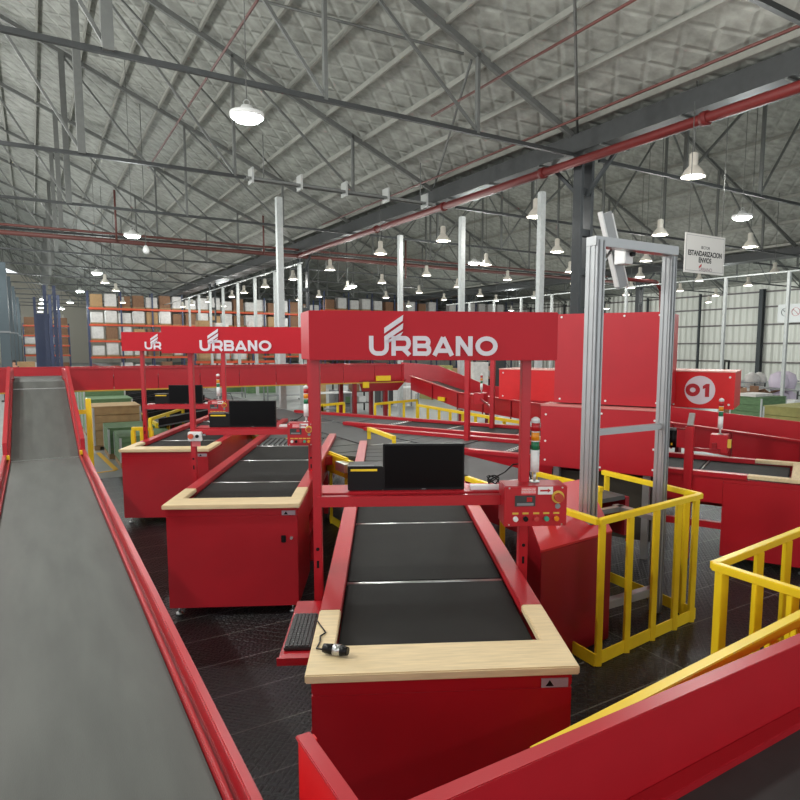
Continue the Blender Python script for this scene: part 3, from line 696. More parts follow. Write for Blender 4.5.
# head bracket at the right end
MB().prism([(7.5, 0), (9.0, 0), (8.7, -.3), (7.6, -.3)], 0, .03, T(0, -.03, zlo+.05) @ Matrix(((1,0,0,0),(0,0,1,0),(0,1,0,0),(0,0,0,1)))).out('drive_bracket', REDD, XC)
MB().box(8.0, 8.45, -.09, -.06, 1.68, 1.82).out('drive_cover', YEL, XC); MB().box(7.6, 7.78, -.09, -.06, 1.5, 1.66).out('sensor_cover', YEL, XC)
# descending and return conveyor along the hall (right of the stations)
RC = thing('return_conveyor', 'red panelled conveyor sloping down from the raised one and running on behind the right-hand tables', 'conveyor', B(9.05, 15.8), A)
def slab(y0, y1, x0, x1, za0, za1, zb0, zb1): return MB().prism([(x0, y0), (x1, y0), (x1, y1), (x0, y1)], [za0, za0, zb0, zb0], [za1, za1, zb1, zb1])
pts = [(-.15, 1.79), (-2.55, 1.47), (-13.2, 1.28)]
for (ya, za), (yb, zb) in zip(pts, pts[1:]):
    n = max(1, int((ya-yb)/1.05))
    for i in range(n):
        y1 = ya-(ya-yb)*i/n; y0 = ya-(ya-yb)*(i+1)/n; z1 = za+(zb-za)*i/n; z0 = za+(zb-za)*(i+1)/n
        slab(y0+.01, y1-.01, 0, .03, z0-.38, z0, z1-.38, z1).out('side_panel', RED, RC)
        slab(y0+.0, y0+.03, -.02, 0, z0-.42, z0, z0-.42, z0).out('rib', REDD, RC)
    slab(yb, ya, -.05, .05, zb-.0, zb+.025, za, za+.025).out('top_flange', RED, RC)
    slab(yb, ya, .9, .93, zb-.3, zb+.17, za-.3, za+.3 if ya > -1 else za+.17).out('rear_wall', RED, RC)
    slab(yb, ya, .03, .9, zb-.2, zb-.16, za-.2, za-.16).out('belt', BELTG, RC)
slab(-.15, 2.0, .9, .93, 1.5, 2.09, 1.5, 2.13).out('rear_wall', RED, RC)
for y in (-2.6, -5.5, -8.4, -11.5):
    for x in (.05, .88): MB().box(x-.04, x+.04, y-.04, y+.04, 0, 1.05).out('leg', REDD, RC)
MB().box(-.07, -.03, -2.0, -1.7, 1.22, 1.32).out('yellow_cover', YEL, RC)

# ================================================================ RIGHT: HOODS AND ENCLOSURE
def screws(parent, pts, ax='x'):
    for (x, y, z) in pts: MB().cyl((x, y, z), (x-.006, y, z), .014, n=8).out('screw', WHT, parent)
def hood(label, p0, m0, m1, number=None, legs=(), za=1.84, zb=2.31):
    r = thing('hood_frame', label, 'conveyor hood', Mw(p0, m0), MA, 'bright red hoods over the right-hand tables')
    W = m1-m0
    b = MB().box(0, .8, 0, W, za, zb).out('hood_box', REDB, r, .005)
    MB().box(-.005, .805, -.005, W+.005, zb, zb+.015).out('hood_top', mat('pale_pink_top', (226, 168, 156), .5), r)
    screws(b, [(0, .06, zb-.06), (0, W*.5, zb-.04), (0, W-.08, zb-.06), (0, .06, za+.06), (0, W*.5, za+.04), (0, W-.08, za+.06)])
    if number:
        M = Matrix(((0, 0, -1, -.002), (-1, 0, 0, .41), (0, 1, 0, 2.075), (0, 0, 0, 1)))
        MB().cyl((-.001, .41, 2.075), (-.006, .41, 2.075), .185, n=40).out('white_disc', LET, b)
        nm_ = MB(); M2 = T(-.004, 0, 0) @ M
        nm_.ribbon([(-.085+.062*math.cos(k*math.pi/10), .058*math.sin(k*math.pi/10)) for k in range(20)], .052, M2, .003, True)
        nm_.prism([(.065, -.085), (.115, -.085), (.115, .085), (.075, .085), (.035, .055), (.035, .015), (.065, .028)], 0, .003, M2)
        nm_.out('number', RED, b)
    for (x, y) in legs: MB().box(x-.035, x+.035, y-.05, y+.05, 0, za).out('post', RED, r, .004)
    return r
H1 = hood('bright red hood with a white disc reading 01 over the right-hand table', 8.9, .8, 2.25, '01', ((.04, 2.1), (.76, 2.1)))
H2 = hood('plain bright red hood seen beside the right post of the big sign', 10.62, 3.7, 4.85, None, ((.04, .08), (.76, .08)), 1.68, 2.22)
# post, control box and tower light at table 01
st = thing('control_stand', 'red control box with tower light on a post beside the numbered hood', 'control stand', Mw(8.33, 1.22), MA)
MB().box(-.05, .03, -.05, .05, 0, 1.66).out('post', RED, st, .004); MB().bar((-.01, 0, 1.66), (.12, 0, 1.8), .07, .05).out('silver_bracket', STEEL, st)
MB().box(.02, .3, -.3, -.25, 1.4, 1.47).out('arm', REDD, st)
MB().box(.05, .25, -.42, -.22, 1.35, 1.57).out('control_box', RED, st, .005)
MB().box(-.02, .04, -.34, -.02, 1.36, 1.4).out('arm', REDD, st)
tower_light(st, .15, -.32, 1.57, s=1.0)
MB().box(.05, .1, -.46, -.42, 1.42, 1.52).out('yellow_button', BRASS, st)
rd = thing('barcode_reader', 'black cylindrical reader hanging between the aluminium portal and the red control post', 'reader', Mw(8.5, 1.45, 1.36), MA)
MB().cyl((0, 0, 0), (0, 0, .22), .05, n=14).out('reader_body', BLK, rd); MB().cyl((0, 0, .22), (0, 0, .25), .045, n=14).out('reader_cap', GRY, rd); MB().box(-.052, -.045, -.01, .01, .03, .06).out('status_light', YEL, rd)
MB().bar((0, 0, .24), (.0, -.2, .24), .02, .02).out('reader_arm', REDD, rd)
# frame at station 2
s2 = thing('control_stand', 'small red control box with tower light on two posts seen under the big sign', 'control stand', Mw(10.1, 5.4), MA)
q = lambda px, py, z: (lambda w_: ((w_-Mw(10.1, 5.4)).dot(PD), (w_-Mw(10.1, 5.4)).dot(MD)))(pz(px, py, z))
for (px, py, z) in ((467, 437, 1.12), (492, 425, 1.12)):
    x, y = q(px, py, z); MB().box(x-.035, x+.035, y-.04, y+.04, 0, 2.5).out('post', RED, s2)
x, y = q(480.5, 403, 1.35); MB().box(x-.1, x+.1, y-.13, y+.13, 1.33, 1.58).out('control_box', RED, s2, .005); tower_light(s2, x, y-.02, 1.58)
xa, ya = q(467, 437, 1.12); xb, yb = q(492, 425, 1.12)
MB().bar((xb, yb, 1.45), (x, y, 1.45), .03, .04).out('arm', REDD, s2)

EN = thing('red_enclosure', 'large plain red sheet-metal enclosure of two stacked boxes behind the aluminium portal', 'machine enclosure', Mw(7.9, 1.5), MA)
ub = MB().box(.15, .95, .0, 1.38, 1.9, 3.05).out('upper_box', RED, EN, .005)
lb_ = MB().box(0, .36, .0, 1.5, 1.07, 1.86).out('lower_box', RED, EN, .005)
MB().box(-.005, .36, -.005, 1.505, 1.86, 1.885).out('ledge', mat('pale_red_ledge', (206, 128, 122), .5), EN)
screws(ub, [(.15, y, 3.01) for y in (.08, .5, .9, 1.3)]+[(.15, y, 1.95) for y in (.08, .7, 1.3)])
screws(lb_, [(0, y, z) for y in (.06, 1.43) for z in (1.15, 1.4, 1.75)]+[(0, .7, 1.8), (0, .7, 1.12)])
for y in (.15, 1.3): MB().box(.08, .16, y-.04, y+.04, 0, 1.07).out('leg', ALU, EN)
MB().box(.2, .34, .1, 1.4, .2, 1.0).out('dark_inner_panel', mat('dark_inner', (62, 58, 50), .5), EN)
# slanted red cover (foot of the sorter)
SC = thing('slanted_cover', 'red slant-topped machine cover behind the yellow posts, right of the nearest table', 'machine cover', B(3.35, 3.72), A)
cA, cB = pz(541, 553, .98), pz(612, 533, .98)
cB = cA+(cB-cA)*1.0
fp = [cA, cB, cB+Vector((0, .75, 0)), cA+Vector((-.02, .75, 0))]
SC.location = (cA.x, cA.y, 0); SC.rotation_euler.z = 0
fp = [(p.x-cA.x, p.y-cA.y) for p in fp]
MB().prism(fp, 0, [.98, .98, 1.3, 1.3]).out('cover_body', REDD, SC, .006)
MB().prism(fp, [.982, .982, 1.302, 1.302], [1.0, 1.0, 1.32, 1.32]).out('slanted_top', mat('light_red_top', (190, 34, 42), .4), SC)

# aluminium portal with scanner head
PO = thing('aluminium_portal', 'tall aluminium profile portal standing behind the yellow railing', 'portal frame', B(0, 0), A)
g0 = 4.0
def profile(x, y, z0, z1, wx, wy, parent, name='upright'):
    m_ = MB().box(x-wx/2, x+wx/2, y-wy/2, y+wy/2, z0, z1)
    for sx in (-1, 1):
        for f in (-.28, .28):
            m_.box(x+f*wx-.006, x+f*wx+.006, y-wy/2-.006, y+wy/2+.006, z0, z1)
        m_.box(x+sx*(wx/2), x+sx*(wx/2+.006), y-wy*.32, y-wy*.12, z0, z1).box(x+sx*(wx/2), x+sx*(wx/2+.006), y+wy*.12, y+wy*.32, z0, z1) if sx < 0 else m_.box(x+wx/2, x+wx/2+.006, y-wy*.3, y+wy*.3, z0, z1)
    return m_.out(name, ALU, parent)
profile(4.15, g0, .02, 3.53, .1, .13, PO); profile(5.12, g0, .02, 3.47, .075, .11, PO)
MB().box(4.09, 5.17, g0-.06, g0+.06, 3.48, 3.56).out('top_beam', ALU, PO, .004)
MB().box(4.2, 5.11, g0-.03, g0+.03, 1.84, 1.9).out('cross_tube', ALU, PO, .012)
MB().box(4.2, 5.11, g0-.04, g0+.04, .2, .28).out('base_beam', ALU, PO, .004)
MB().box(4.16, 5.11, g0+.4, g0+.46, .95, 1.0).out('inner_shelf_beam', ALU, PO)
MB().box(5.02, 5.1, g0-.05, g0+.5, .95, 1.0).out('inner_side_beam', ALU, PO)
profile(4.04, g0-.02, .02, .92, .08, .1, PO, 'short_brace_post')
MB().cyl((4.2, g0, 3.3), (4.34, g0-.0, 3.47), .012, n=6).out('stay_rod', STEEL, PO)
# scanner head: slim tilted light panel + white camera box
SH = thing('scanner_head', 'slim tilted light panel with white camera box hung in the top of the aluminium portal', 'scanner', B(4.37, 4.15, 3.3), A)
a_, b2 = pg(600, 212, 4.25), pg(617, 287, 4.25)
Bi = Matrix.Rotation(-A, 4, 'Z')
def loc(p): return Bi @ (p-Vector(SH.location))
pa, pb = loc(a_), loc(b2)
dd = (pb-pa).normalized()
for nm_, (u0, u1), m_ in (('light_panel', (0, 1), mat('grey_diffuser', (150, 152, 152), .3)),):
    MB().bar(pa+Vector((.07, 0, 0)), pb+Vector((.07, 0, 0)), .13, .03, up=(0, 1, 0)).out(nm_, m_, SH)
MB().bar(pa, pb, .014, .05, up=(0, 1, 0)).out('white_edge', WHT, SH); MB().bar(pa+Vector((.14, 0, 0)), pb+Vector((.14, 0, 0)), .01, .045, up=(0, 1, 0)).out('white_edge', WHT, SH)
c = loc(pg(622, 258, 4.15)); MB().box(c.x-.05, c.x+.06, c.y-.08, c.y+.05, c.z-.06, c.z+.08).out('camera_box', WHT, SH, .006); MB().cyl((c.x+.03, c.y-.08, c.z+.03), (c.x+.03, c.y-.11, c.z+.03), .025, n=12).out('camera_eye', BLK, SH)
MB().cyl((c.x+.06, c.y, c.z), (c.x+.2, c.y, c.z+.14), .008, n=6).out('arm', STEEL, SH); MB().bar((c.x+.0, c.y, c.z+.08), (c.x+.0, c.y-.1, 3.49-3.3), .03, .03).out('hanger', STEEL, SH)
MB().cyl((c.x+.2, c.y, c.z+.1), (c.x+.14, c.y, c.z+.02), .01, n=6).out('aiming_rod', WHT, SH)

# ================================================================ YELLOW RAILINGS
def railing(label, pts, z, posts, toe=None, w=.055, h=.05, grp='yellow safety railings', zlow=None, plates=False):
    o = Vector((pts[0][0], pts[0][1], 0)); r = thing('safety_railing', label, 'railing', o, 0, grp)
    P = [Vector((p[0], p[1], 0))-o for p in pts]
    for a, b_ in zip(P, P[1:]):
        e = (b_-a).normalized()*w*.5; MB().bar(a-e*.0+Vector((0, 0, z-h/2)), b_+e*.0+Vector((0, 0, z-h/2)), w, h).out('top_rail', YEL, r, .004)
    for (x, y) in posts:
        MB().box(x-o.x-w*.45, x-o.x+w*.45, y-o.y-w*.45, y-o.y+w*.45, .0, z-h).out('post', YEL, r, .003)
    if toe:
        for a, b_ in toe:
            a, b_ = Vector((a[0], a[1], 0))-o, Vector((b_[0], b_[1], 0))-o
            MB().bar(a+Vector((0, 0, .06)), b_+Vector((0, 0, .06)), .012, .11).out('toe_board', YEL, r)
    return r
def lerp(a, b_, f): return (a[0]+(b_[0]-a[0])*f, a[1]+(b_[1]-a[1])*f)
c1, c2, c3 = pz(599, 519, 1.25)[:2], pz(701, 493, 1.25)[:2], pz(603, 470, 1.25)[:2]
c0_ = tuple(pz(467, 476, 1.25)[:2])
railing('yellow railing enclosing the aluminium portal, right of the near control box', [c0_, c1, c2, c3], 1.25,
        [lerp(c1, c2, f) for f in (.03, .28, .53, .76, .95)]+[lerp(c2, c3, f) for f in (.12, .95)]+[tuple(pz(x_, y_, 1.25)[:2]) for x_, y_ in ((503, 486), (529, 493), (557, 500.5))], toe=[(c1, c2), (c1, lerp(c1, c0_, .4)), (c2, c3)])
a, b_ = pz(534, 471, 1.2), pz(602, 487, 1.2)
railing('low yellow railing behind the near control box, in front of the red enclosure', [a[:2], b_[:2]], 1.2, [lerp(a, b_, .02), lerp(a, b_, .97)])
d1, d2, d3, d4 = pz(714, 562, 1.25)[:2], pz(812, 524, 1.25)[:2], pz(806, 591, 1.25)[:2], pz(500, 759, 1.25)[:2]
d3 = pz(830, 598, 1.25)[:2]
railing('yellow railing at the right with an open corner, behind the near red side panel', [d2, d1, d3], 1.25,
        [lerp(d1, d2, f) for f in (.06, .42, .72, 1.0)]+[lerp(d1, d3, f) for f in (.1, .42, .72)])
railing('yellow handrail running just behind the near red side panel', [d3, pz(535, 750, 1.25)[:2]], 1.25, [lerp(d3, pz(535, 750, 1.25)[:2], f) for f in (.04, .16, .28, .4, .6, .8)])
e1, e2, e3 = pz(329, 451, 1.08)[:2], pz(347, 458, 1.08)[:2], pz(352, 458.5, 1.08)[:2]
railing('small yellow railing between the nearest and middle tables, beside the sign post', [e1, e2], 1.08, [lerp(e1, e2, .1), lerp(e1, e2, .95)], toe=[(e1, e2)], w=.045)
# far small railings
for lb, pl, zz, ps in (('small yellow railing under the descending red conveyor', [(375, 403), (417, 399)], 1.2, (0, .33, .67, 1)),
                       ('long low yellow railing in front of the descending red conveyor', [(418, 404), (521, 421)], 1.2, (0, .12, .25, .37, .5, .62, .75, .87, 1)),
                       ('small yellow railing left of the dark table under the raised conveyor', [(322, 404), (344, 402)], 1.2, (0, .7, 1)),
                       ('short yellow railing on the far side of the sorter above the monitor', [(369, 427), (394, 436)], 1.25, (0, 1)),
                       ('short yellow railing between the farthest table and the green crates', [(132, 427), (152, 427)], 1.25, (.05, .5, .95)),
                       ('yellow railing standing behind the farthest monitor', [(150, 418), (200, 402)], 1.0, (0, .3, .6, 1)),
                       ('yellow railing below the raised conveyor at its right end', [(310, 404), (322, 404)], 1.2, (0, 1))):
    a, b_ = pz(*pl[0], zz), pz(*pl[1], zz); railing(lb, [a[:2], b_[:2]], zz, [lerp(a, b_, f) for f in ps], w=.07, h=.06)

# ================================================================ NEAR RED CONVEYOR (lower right)
NC = thing('near_conveyor', 'red-sided conveyor with dark belt crossing the lower right corner', 'conveyor', B(.7, 1.41), A)
MB().box(.02, 5.5, 0, .035, .45, 1.332).out('side_panel', RED, NC, .003); MB().box(.02, 5.5, -.012, .05, 1.332, 1.344).out('top_flange', RED, NC, .003)
MB().box(.02, 5.5, -.07, 0, 1.0, 1.035).out('belt_lip', RED, NC, .003)
MB().box(.03, 5.4, -1.1, -.07, .96, 1.005).out('belt', mat('black_belt', (52, 52, 52), .6, noise=.15, nscale=6), NC)
MB().box(.02, 5.5, -1.2, -1.1, .6, 1.1).out('near_side', RED, NC)
EP = MB().box(-.035, 0, -.05, .47, .25, 1.35).out('end_plate', REDB, NC, .003); MB().box(-.042, .008, -.05, .475, 1.35, 1.362).out('end_plate_flange', RED, NC, .003)
MB().box(-.0, .02, .44, .47, .25, 1.35).out('end_plate_return', REDB, NC)
for x in (.4, 2.6, 5):
    for y in (-.05, -1.15): MB().box(x-.03, x+.03, y-.03, y+.03, 0, .96).out('leg', REDD, NC)

# ================================================================ GALVANISED POLES, TRAYS, SIGNS
def pole(h, w=.1):
    r = thing('galvanised_pole', '', 'pole', (0, 0, 0), A, 'galvanised square poles')
    MB().box(-w/2, w/2, -w/2, w/2, 0, h).out('shaft', GALV, r, .006); MB().box(-.12, .12, -.12, .12, -.0, .015).out('base_plate', GALV, r)
    return r
P0 = pole(6.28, .145); first = True; PR = pole(5.1); K = 1.475
pl = [(7.08*K, 8.03*K, 'thick pale galvanised pole rising behind the right end of the big sign'), (7.08*K, 10.28*K, 'galvanised pole rising above the last letters of the big sign'), (7.08*K, 12.7*K, 'galvanised pole rising above the first letters of the big sign'),
      (7.0*K, 18.83*K, 'galvanised pole holding the near end of the thin cable tray, beside the dark column')]
pl += [(7.0*K, (18.83+2.3*k)*K, 'galvanised pole under the thin cable tray at the left, %s of its row' % ORD[k]) for k in range(1, 8)]
for (t, g, lb) in pl:
    r = P0 if first else dup(P0, (0, 0, 0), A); first = False
    r.location = B(t, g, -.02 if g > 14 else 0); r['label'] = lb
tp_ = pole(6.84, .17); tp_.location = B(6.15, 18.1, -.02); tp_['label'] = 'tall pale galvanised pole rising behind the middle sign'
for k in range(9):
    r = PR if k == 0 else dup(PR, (0, 0, 0), A)
    r.location = B(21.0, 11.75+2.24*k, -.02); r['label'] = 'galvanised pole under the right-hand cable tray, %s of its row' % ORD[k]
for (t, ga, gb, z, lb) in ((7.0*K, 18.6*K, 46*K, 6.3, 'thin pale cable tray on the row of poles at the left'), (21.0, 6, 32, 5.1, 'thin pale cable tray on the row of poles at the right')):
    o = MB().box(-.05, .05, ga, gb, -.02, .02).out('cable_tray', GALV); o.location = B(t, 0, z); o.rotation_euler.z = A; tag(o, lb, 'cable tray')
# ladder-like hanging tray between gutter and pole (upper middle)
o = thing('ladder_tray', 'short hanging cable ladder with bright clamps under the roof above the big sign', 'cable tray', B(6.7, 14.2, 6.2), A)
MB().box(-2.6, 2.2, -.1, -.07, 0, .05).box(-2.6, 2.2, .07, .1, 0, .05).out('rail', TRS, o)
for k in range(5): MB().box(-2.5+k*1.1, -2.46+k*1.1, -.15, .15, -.08, .25).out('clamp', STEEL, o)
for k in (-2.2, 1.8): MB().cyl((k, 0, .05), (k, 0, 1.0), .012, n=5).out('hanger', TRS, o)
# hanging signboard
SG = thing('hanging_signboard', 'white signboard hanging at the upper right reading sector estandarizacion envios', 'sign', B(0, 8.0), A)
q1, q2, q3 = pg(685.5, 232, 8), pg(725, 237.5, 8), pg(685.5, 272, 8)
t1, t2 = q1.dot(TD), q2.dot(TD); z1_, z0_ = q1.z, q3.z
bd = MB().box(t1, t2, -.01, .01, z0_, z1_).out('board', mat('sign_white', (220, 218, 212), .5), SG)
fm = MB(); 
for a, b_, c, d in ((t1+.03, t2-.03, z1_-.04, z1_-.034), (t1+.03, t2-.03, z0_+.04, z0_+.046)): fm.box(a, b_, -.0115, -.0101, c, d)
for x in (t1+.03, t2-.036): fm.box(x, x+.006, -.0115, -.0101, z0_+.04, z1_-.034)
fm.out('border_line', GRY, bd)
tc_ = (t1+t2)/2; hh = z1_-z0_
text_mesh('SECTOR', .075, 'small_heading', DST, bd, T(tc_, -.0105, z1_-hh*.34) @ FRONT, .001, .001)
text_mesh('ESTANDARIZACION', .135, 'main_text', BLK, bd, T(tc_, -.0105, z1_-hh*.5) @ FRONT, .001, .004, .86)
text_mesh('ENVIOS', .135, 'second_line', BLK, bd, T(tc_, -.0105, z1_-hh*.665) @ FRONT, .001, .004, .86)
text_mesh('URBANO', .1, 'wordmark', mat('pale_wordmark', (150, 132, 136), .5), bd, T(tc_+.03, -.0105, z1_-hh*.9) @ FRONT, .001, .001)
MB().prism([(-.2, 0), (-.12, .05), (-.12, .1), (-.2, .04)], 0, .001, T(tc_+.02, -.0105, z1_-hh*.88) @ FRONT).out('leaf_mark', RED, bd)
for x in (t1+.1, t2-.1): MB().cyl((x, 0, z1_), (x, 0, 7.2), .008, n=5).out('hanging_wire', TRS, SG)
# small wall notice on the right wall
nt2 = thing('wall_notice', 'white notice with round symbols on the right wall beside a galvanised pole', 'notice', (lambda v: v*((WR-.7)/v.dot(TD))+Vector((0, 0, H)))(ray(796, 313)), A)
nb = MB().box(-.02, 0, -1.4, 1.4, -.7, .7).out('notice_board', WHT, nt2)
for k, m_ in ((.8, BLK), (-.0, RLN), (-.8, BLK)):
    mm = MB(); 
    for i in range(20):
        a, c = i*math.pi/10, (i+1)*math.pi/10; mm.bar((-.03, k+.3*math.cos(a), .1+.3*math.sin(a)), (-.03, k+.3*math.cos(c), .1+.3*math.sin(c)), .02, .06, up=(1, 0, 0))
    mm.bar((-.03, k-.2, -.1), (-.03, k+.2, .3), .02, .06, up=(1, 0, 0)).out('round_symbol', m_, nb)

# ================================================================ CRATES
def crate(name, label, loc_, rz, sx, sy, sz, m, grp, slats=5, goods=False):
    r = thing(name, label, 'crate', loc_, rz, grp)
    pl_ = MB()
    for x in (-sx/2, -.06, sx/2-.12): pl_.box(x, x+.12, -sy/2, sy/2, 0, .09)
    for k in range(5): y = -sy/2+k*(sy-.1)/4; pl_.box(-sx/2, sx/2, y, y+.1, .09, .12)
    pl_.out('pallet_base', PALLET, r)
    h = (sz-.12)/slats
    for nm_, (x0, x1, y0, y1) in (('front_side', (-sx/2, sx/2, -sy/2, -sy/2+.03)), ('back_side', (-sx/2, sx/2, sy/2-.03, sy/2)), ('left_side', (-sx/2, -sx/2+.03, -sy/2+.03, sy/2-.03)), ('right_side', (sx/2-.03, sx/2, -sy/2+.03, sy/2-.03))):
        w_ = MB()
        for k in range(slats): w_.box(x0, x1, y0, y1, .12+k*h+.006, .12+(k+1)*h-.006)
        w_.out(nm_, m, r)
    lid = MB()
    for k in range(6): y = -sy/2+k*sy/6; lid.box(-sx/2-.01, sx/2+.01, y+.006, y+sy/6-.006, sz, sz+.03)
    lid.out('lid', m, r)
    for x in (-sx/2-.012, sx/2-.03):
        for y in (-sy/2-.012, sy/2-.03): MB().box(x, x+.042, y, y+.042, .12, sz).out('corner_post', GALV, r)
    return r
G1 = 'slatted crates lined up by the walkway'
for (t, g, sx, sy, sz, m, lb) in ((2.04, 15.66, 1.1, 1.2, .66, GREEN, 'green slatted crate nearest to the farthest red table'), (1.94, 17.05, 1.1, 1.2, .7, GREEN, 'green slatted crate just behind the nearest green crate'),
                            (1.75, 18.6, 1.1, 1.2, 1.08, TANW, 'tall tan wooden crate between the green crates'), (1.75, 20.2, 1.1, 1.2, 1.15, GREEN, 'green slatted crate directly behind the tall tan crate'),
                            (1.75, 21.8, 1.1, 1.2, 1.35, GREEN, 'green slatted crate second behind the tall tan crate'), (1.75, 23.4, 1.1, 1.2, 1.3, GREEN, 'green slatted crate third behind the tall tan crate'), (1.75, 25.2, 1.1, 1.2, 1.3, GREEN, 'farthest green slatted crate of the walkway row'),
                            (3.1, 18.4, 1.0, 1.2, .6, GREEN, 'low green crate right of the tall tan crate'), (3.1, 20.2, 1.0, 1.2, .6, OLIVE, 'low olive crate among the green crates')):
    crate('slatted_crate', lb, B(t, g, -.02 if g > 14.8 else 0), A, sx, sy, sz, m, G1)
p = pz(754, 419, 0); crate('slatted_crate', 'green crate at the right behind the red conveyor, beside the olive crate', B(18.9, 11.3, -.02), A, 1.3, 1.0, 1.15, GREEN, 'crates at the right')
crate('slatted_crate', 'wide olive wooden crate at the right edge behind the red conveyor', B(16.7, 8.6, -.02), A, 1.6, 1.5, 1.15, OLIVE, 'crates at the right')
o = MB().box(-.55, .35, -.3, .3, 0, .08).out('foam_sheet', WRAP); o.location = B(18.8, 11.3, 1.17); o.rotation_euler.z = A; tag(o, 'white foam sheet lying on the right-hand green crate', 'sheet')

# ================================================================ RACKING
def rack(label, t0, t1, g, levels, bays, hpost, boxm, dep=1.1, upm=BLU):
    r = thing('pallet_rack', label, 'pallet rack', B(t0, g, -.02), A, 'orange and blue pallet racks'); W = t1-t0
    for i in range(bays+1):
        x = W*i/bays
        for y in (0, dep): MB().box(x-.06, x+.06, y-.05, y+.05, 0, hpost).out('upright', upm, r)
        m_ = MB()
        for k in range(int(hpost/1.0)): m_.bar((x, 0, k*1.0+.1), (x, dep, k*1.0+.9), .03, .04)
        m_.out('cross_bracing', upm, r)
    for z in levels:
        for y in (0, dep): MB().box(0, W, y-.06, y+.0, z-.16, z).out('beam', ORG, r)
    return r
def bale(kind, m, n=0):
    r = thing(kind, '', 'wrapped load', (0, 0, 0), A)
    MB().box(-.5, .5, -.4, .4, 0, .1).out('pallet_base', PALLET, r)
    MB().box(-.46, .46, -.38, .38, .1, .95).out('wrapped_goods', m, r, .04)
    return r
bales = [bale('wrapped_pallet', WRAP), bale('carton_pallet', CARD), bale('parcel_pallet', CARD2)]
used = [0, 0, 0]
def fill(t0, t1, g, z, lab, lvl, step=1.25, mix=(.4, .3, .3), zs=1.):
    n = int((t1-t0)/step); k = 0
    for i in range(n):
        if random.random() < .04: continue
        u = random.random(); j = 0 if u < mix[0] else (1 if u < mix[0]+mix[1] else 2)
        r = dup(bales[j], (0, 0, 0), A) if used[j] else bales[j]; used[j] += 1
        r.location = B(t0+(i+.5)*step, g+.5, z)
        r.scale = (1, 1, random.uniform(.95, 1.3)*zs)
        r['label'] = ['pale plastic-wrapped pallet load', 'light cardboard pallet load', 'brown parcel pallet load'][j]+' '+lvl+' of '+lab
        r['group'] = ['wrapped', 'cardboard', 'parcel'][j]+' pallet loads '+lvl+' of '+lab
RA = 'the far left rack'
rack('orange-beamed rack with brown loads at the far left, right of the dark uprights', -.75, 3.45, 80, (1.65, 2.7, 3.75, 4.8), 3, 5.0, CARD2)
for z, w_ in ((.0, 'on the floor'), (1.66, 'on the lowest beam'), (2.71, 'on the second beam'), (3.76, 'on the third beam'), (4.81, 'on the top beam')): fill(-.7, 3.45, 80, z-.02 if z == 0 else z-.015, RA, w_, 1.02, (.15, .2, .65), .82)
RB = 'the wide middle rack'
rack('wide orange and blue rack spanning behind the lettered signs', 4.2, 27, 62, (1.7, 3.1, 4.5, 5.9), 9, 7.3, CARD)
for z, w_ in ((0, 'on the floor'), (1.71, 'on the lowest beam'), (3.11, 'on the second beam'), (4.51, 'on the third beam'), (5.91, 'on the top beam')): fill(4.3, 27, 62, z-.015, RB, w_, 1.1, (.62, .14, .24))
RD = 'the nearer rack'
rack('nearer orange-beamed rack with white wrapped loads behind the middle sign', 9.5, 15.5, 46, (1.6, 3.2), 3, 3.6, CARD)
for z, w_ in ((0, 'on the floor'), (1.61, 'on the lower beam'), (3.21, 'on the upper beam')): fill(9.6, 15.5, 46, z-.015, RD, w_, 1.2, (.6, .2, .2))
RE = 'the right far rack'
rack('far orange rack seen just above the big sign', 24, 47, 58, (1.7, 3.2, 4.7, 6.2), 9, 7.9, CARD)
for z, w_ in ((3.21, 'on the second beam'), (4.71, 'on the third beam'), (6.21, 'on the top beam')): fill(24, 47, 58, z-.015, RE, w_, 1.3, (.7, .1, .2))
# blue rack frames standing near, at left
for k, (x, d, h, w_) in enumerate(((44.5, 56, 6.2, 1.0), (52, 46, 6.3, .5), (56, 50, 6.0, .5))):
    p = pg(x, 340, d); r = thing('blue_rack_frame', 'tall dark blue rack frame standing right of the far left rack, %s from the left' % ['first', 'second', 'third'][k], 'rack frame', (p.x, p.y, -.02), A, 'dark blue rack frames')
    for s in (-w_/2, w_/2): MB().box(s-.09, s+.09, -.08, .08, 0, h).out('upright', BLU, r)
    m_ = MB()
    for i in range(int(h)): m_.bar((-w_/2, 0, i+.1), (w_/2, 0, i+.95), .05, .05)
    m_.out('cross_bracing', BLU, r)
    if k == 0: MB().box(-w_/2, w_/2, -.03, .03, .5, h-1.2).out('mesh_panel', BLU, r)

# ================================================================ BACKGROUND FURNITURE
def workbench(label, loc_, rz, L_, m=GRY, top=WHT, h=.9, shelf=True, grp='workbenches'):
    r = thing('workbench', label, 'workbench', loc_, rz, grp)
    MB().box(-L_/2, L_/2, -.35, .35, h-.04, h).out('table_top', top, r)
    for x in (-L_/2+.05, L_/2-.05):
        for y in (-.3, .3): MB().box(x-.025, x+.025, y-.025, y+.025, 0, h-.04).out('leg', m, r)
    if shelf: MB().box(-L_/2+.05, L_/2-.05, -.3, .3, .25, .28).out('lower_shelf', m, r)
    return r
def cbox(label, p, rz, s, m=CARD, name='cardboard_box', grp=None, cat='box'):
    r = thing(name, label, cat, p, rz, grp); x, y, z = s
    MB().box(-x/2, x/2, -y/2, y/2, 0, z).out('box_body', m, r, .01); MB().box(-x/2, x/2, -.025, .025, z, z+.003).out('tape', PALLET, r)
    return r
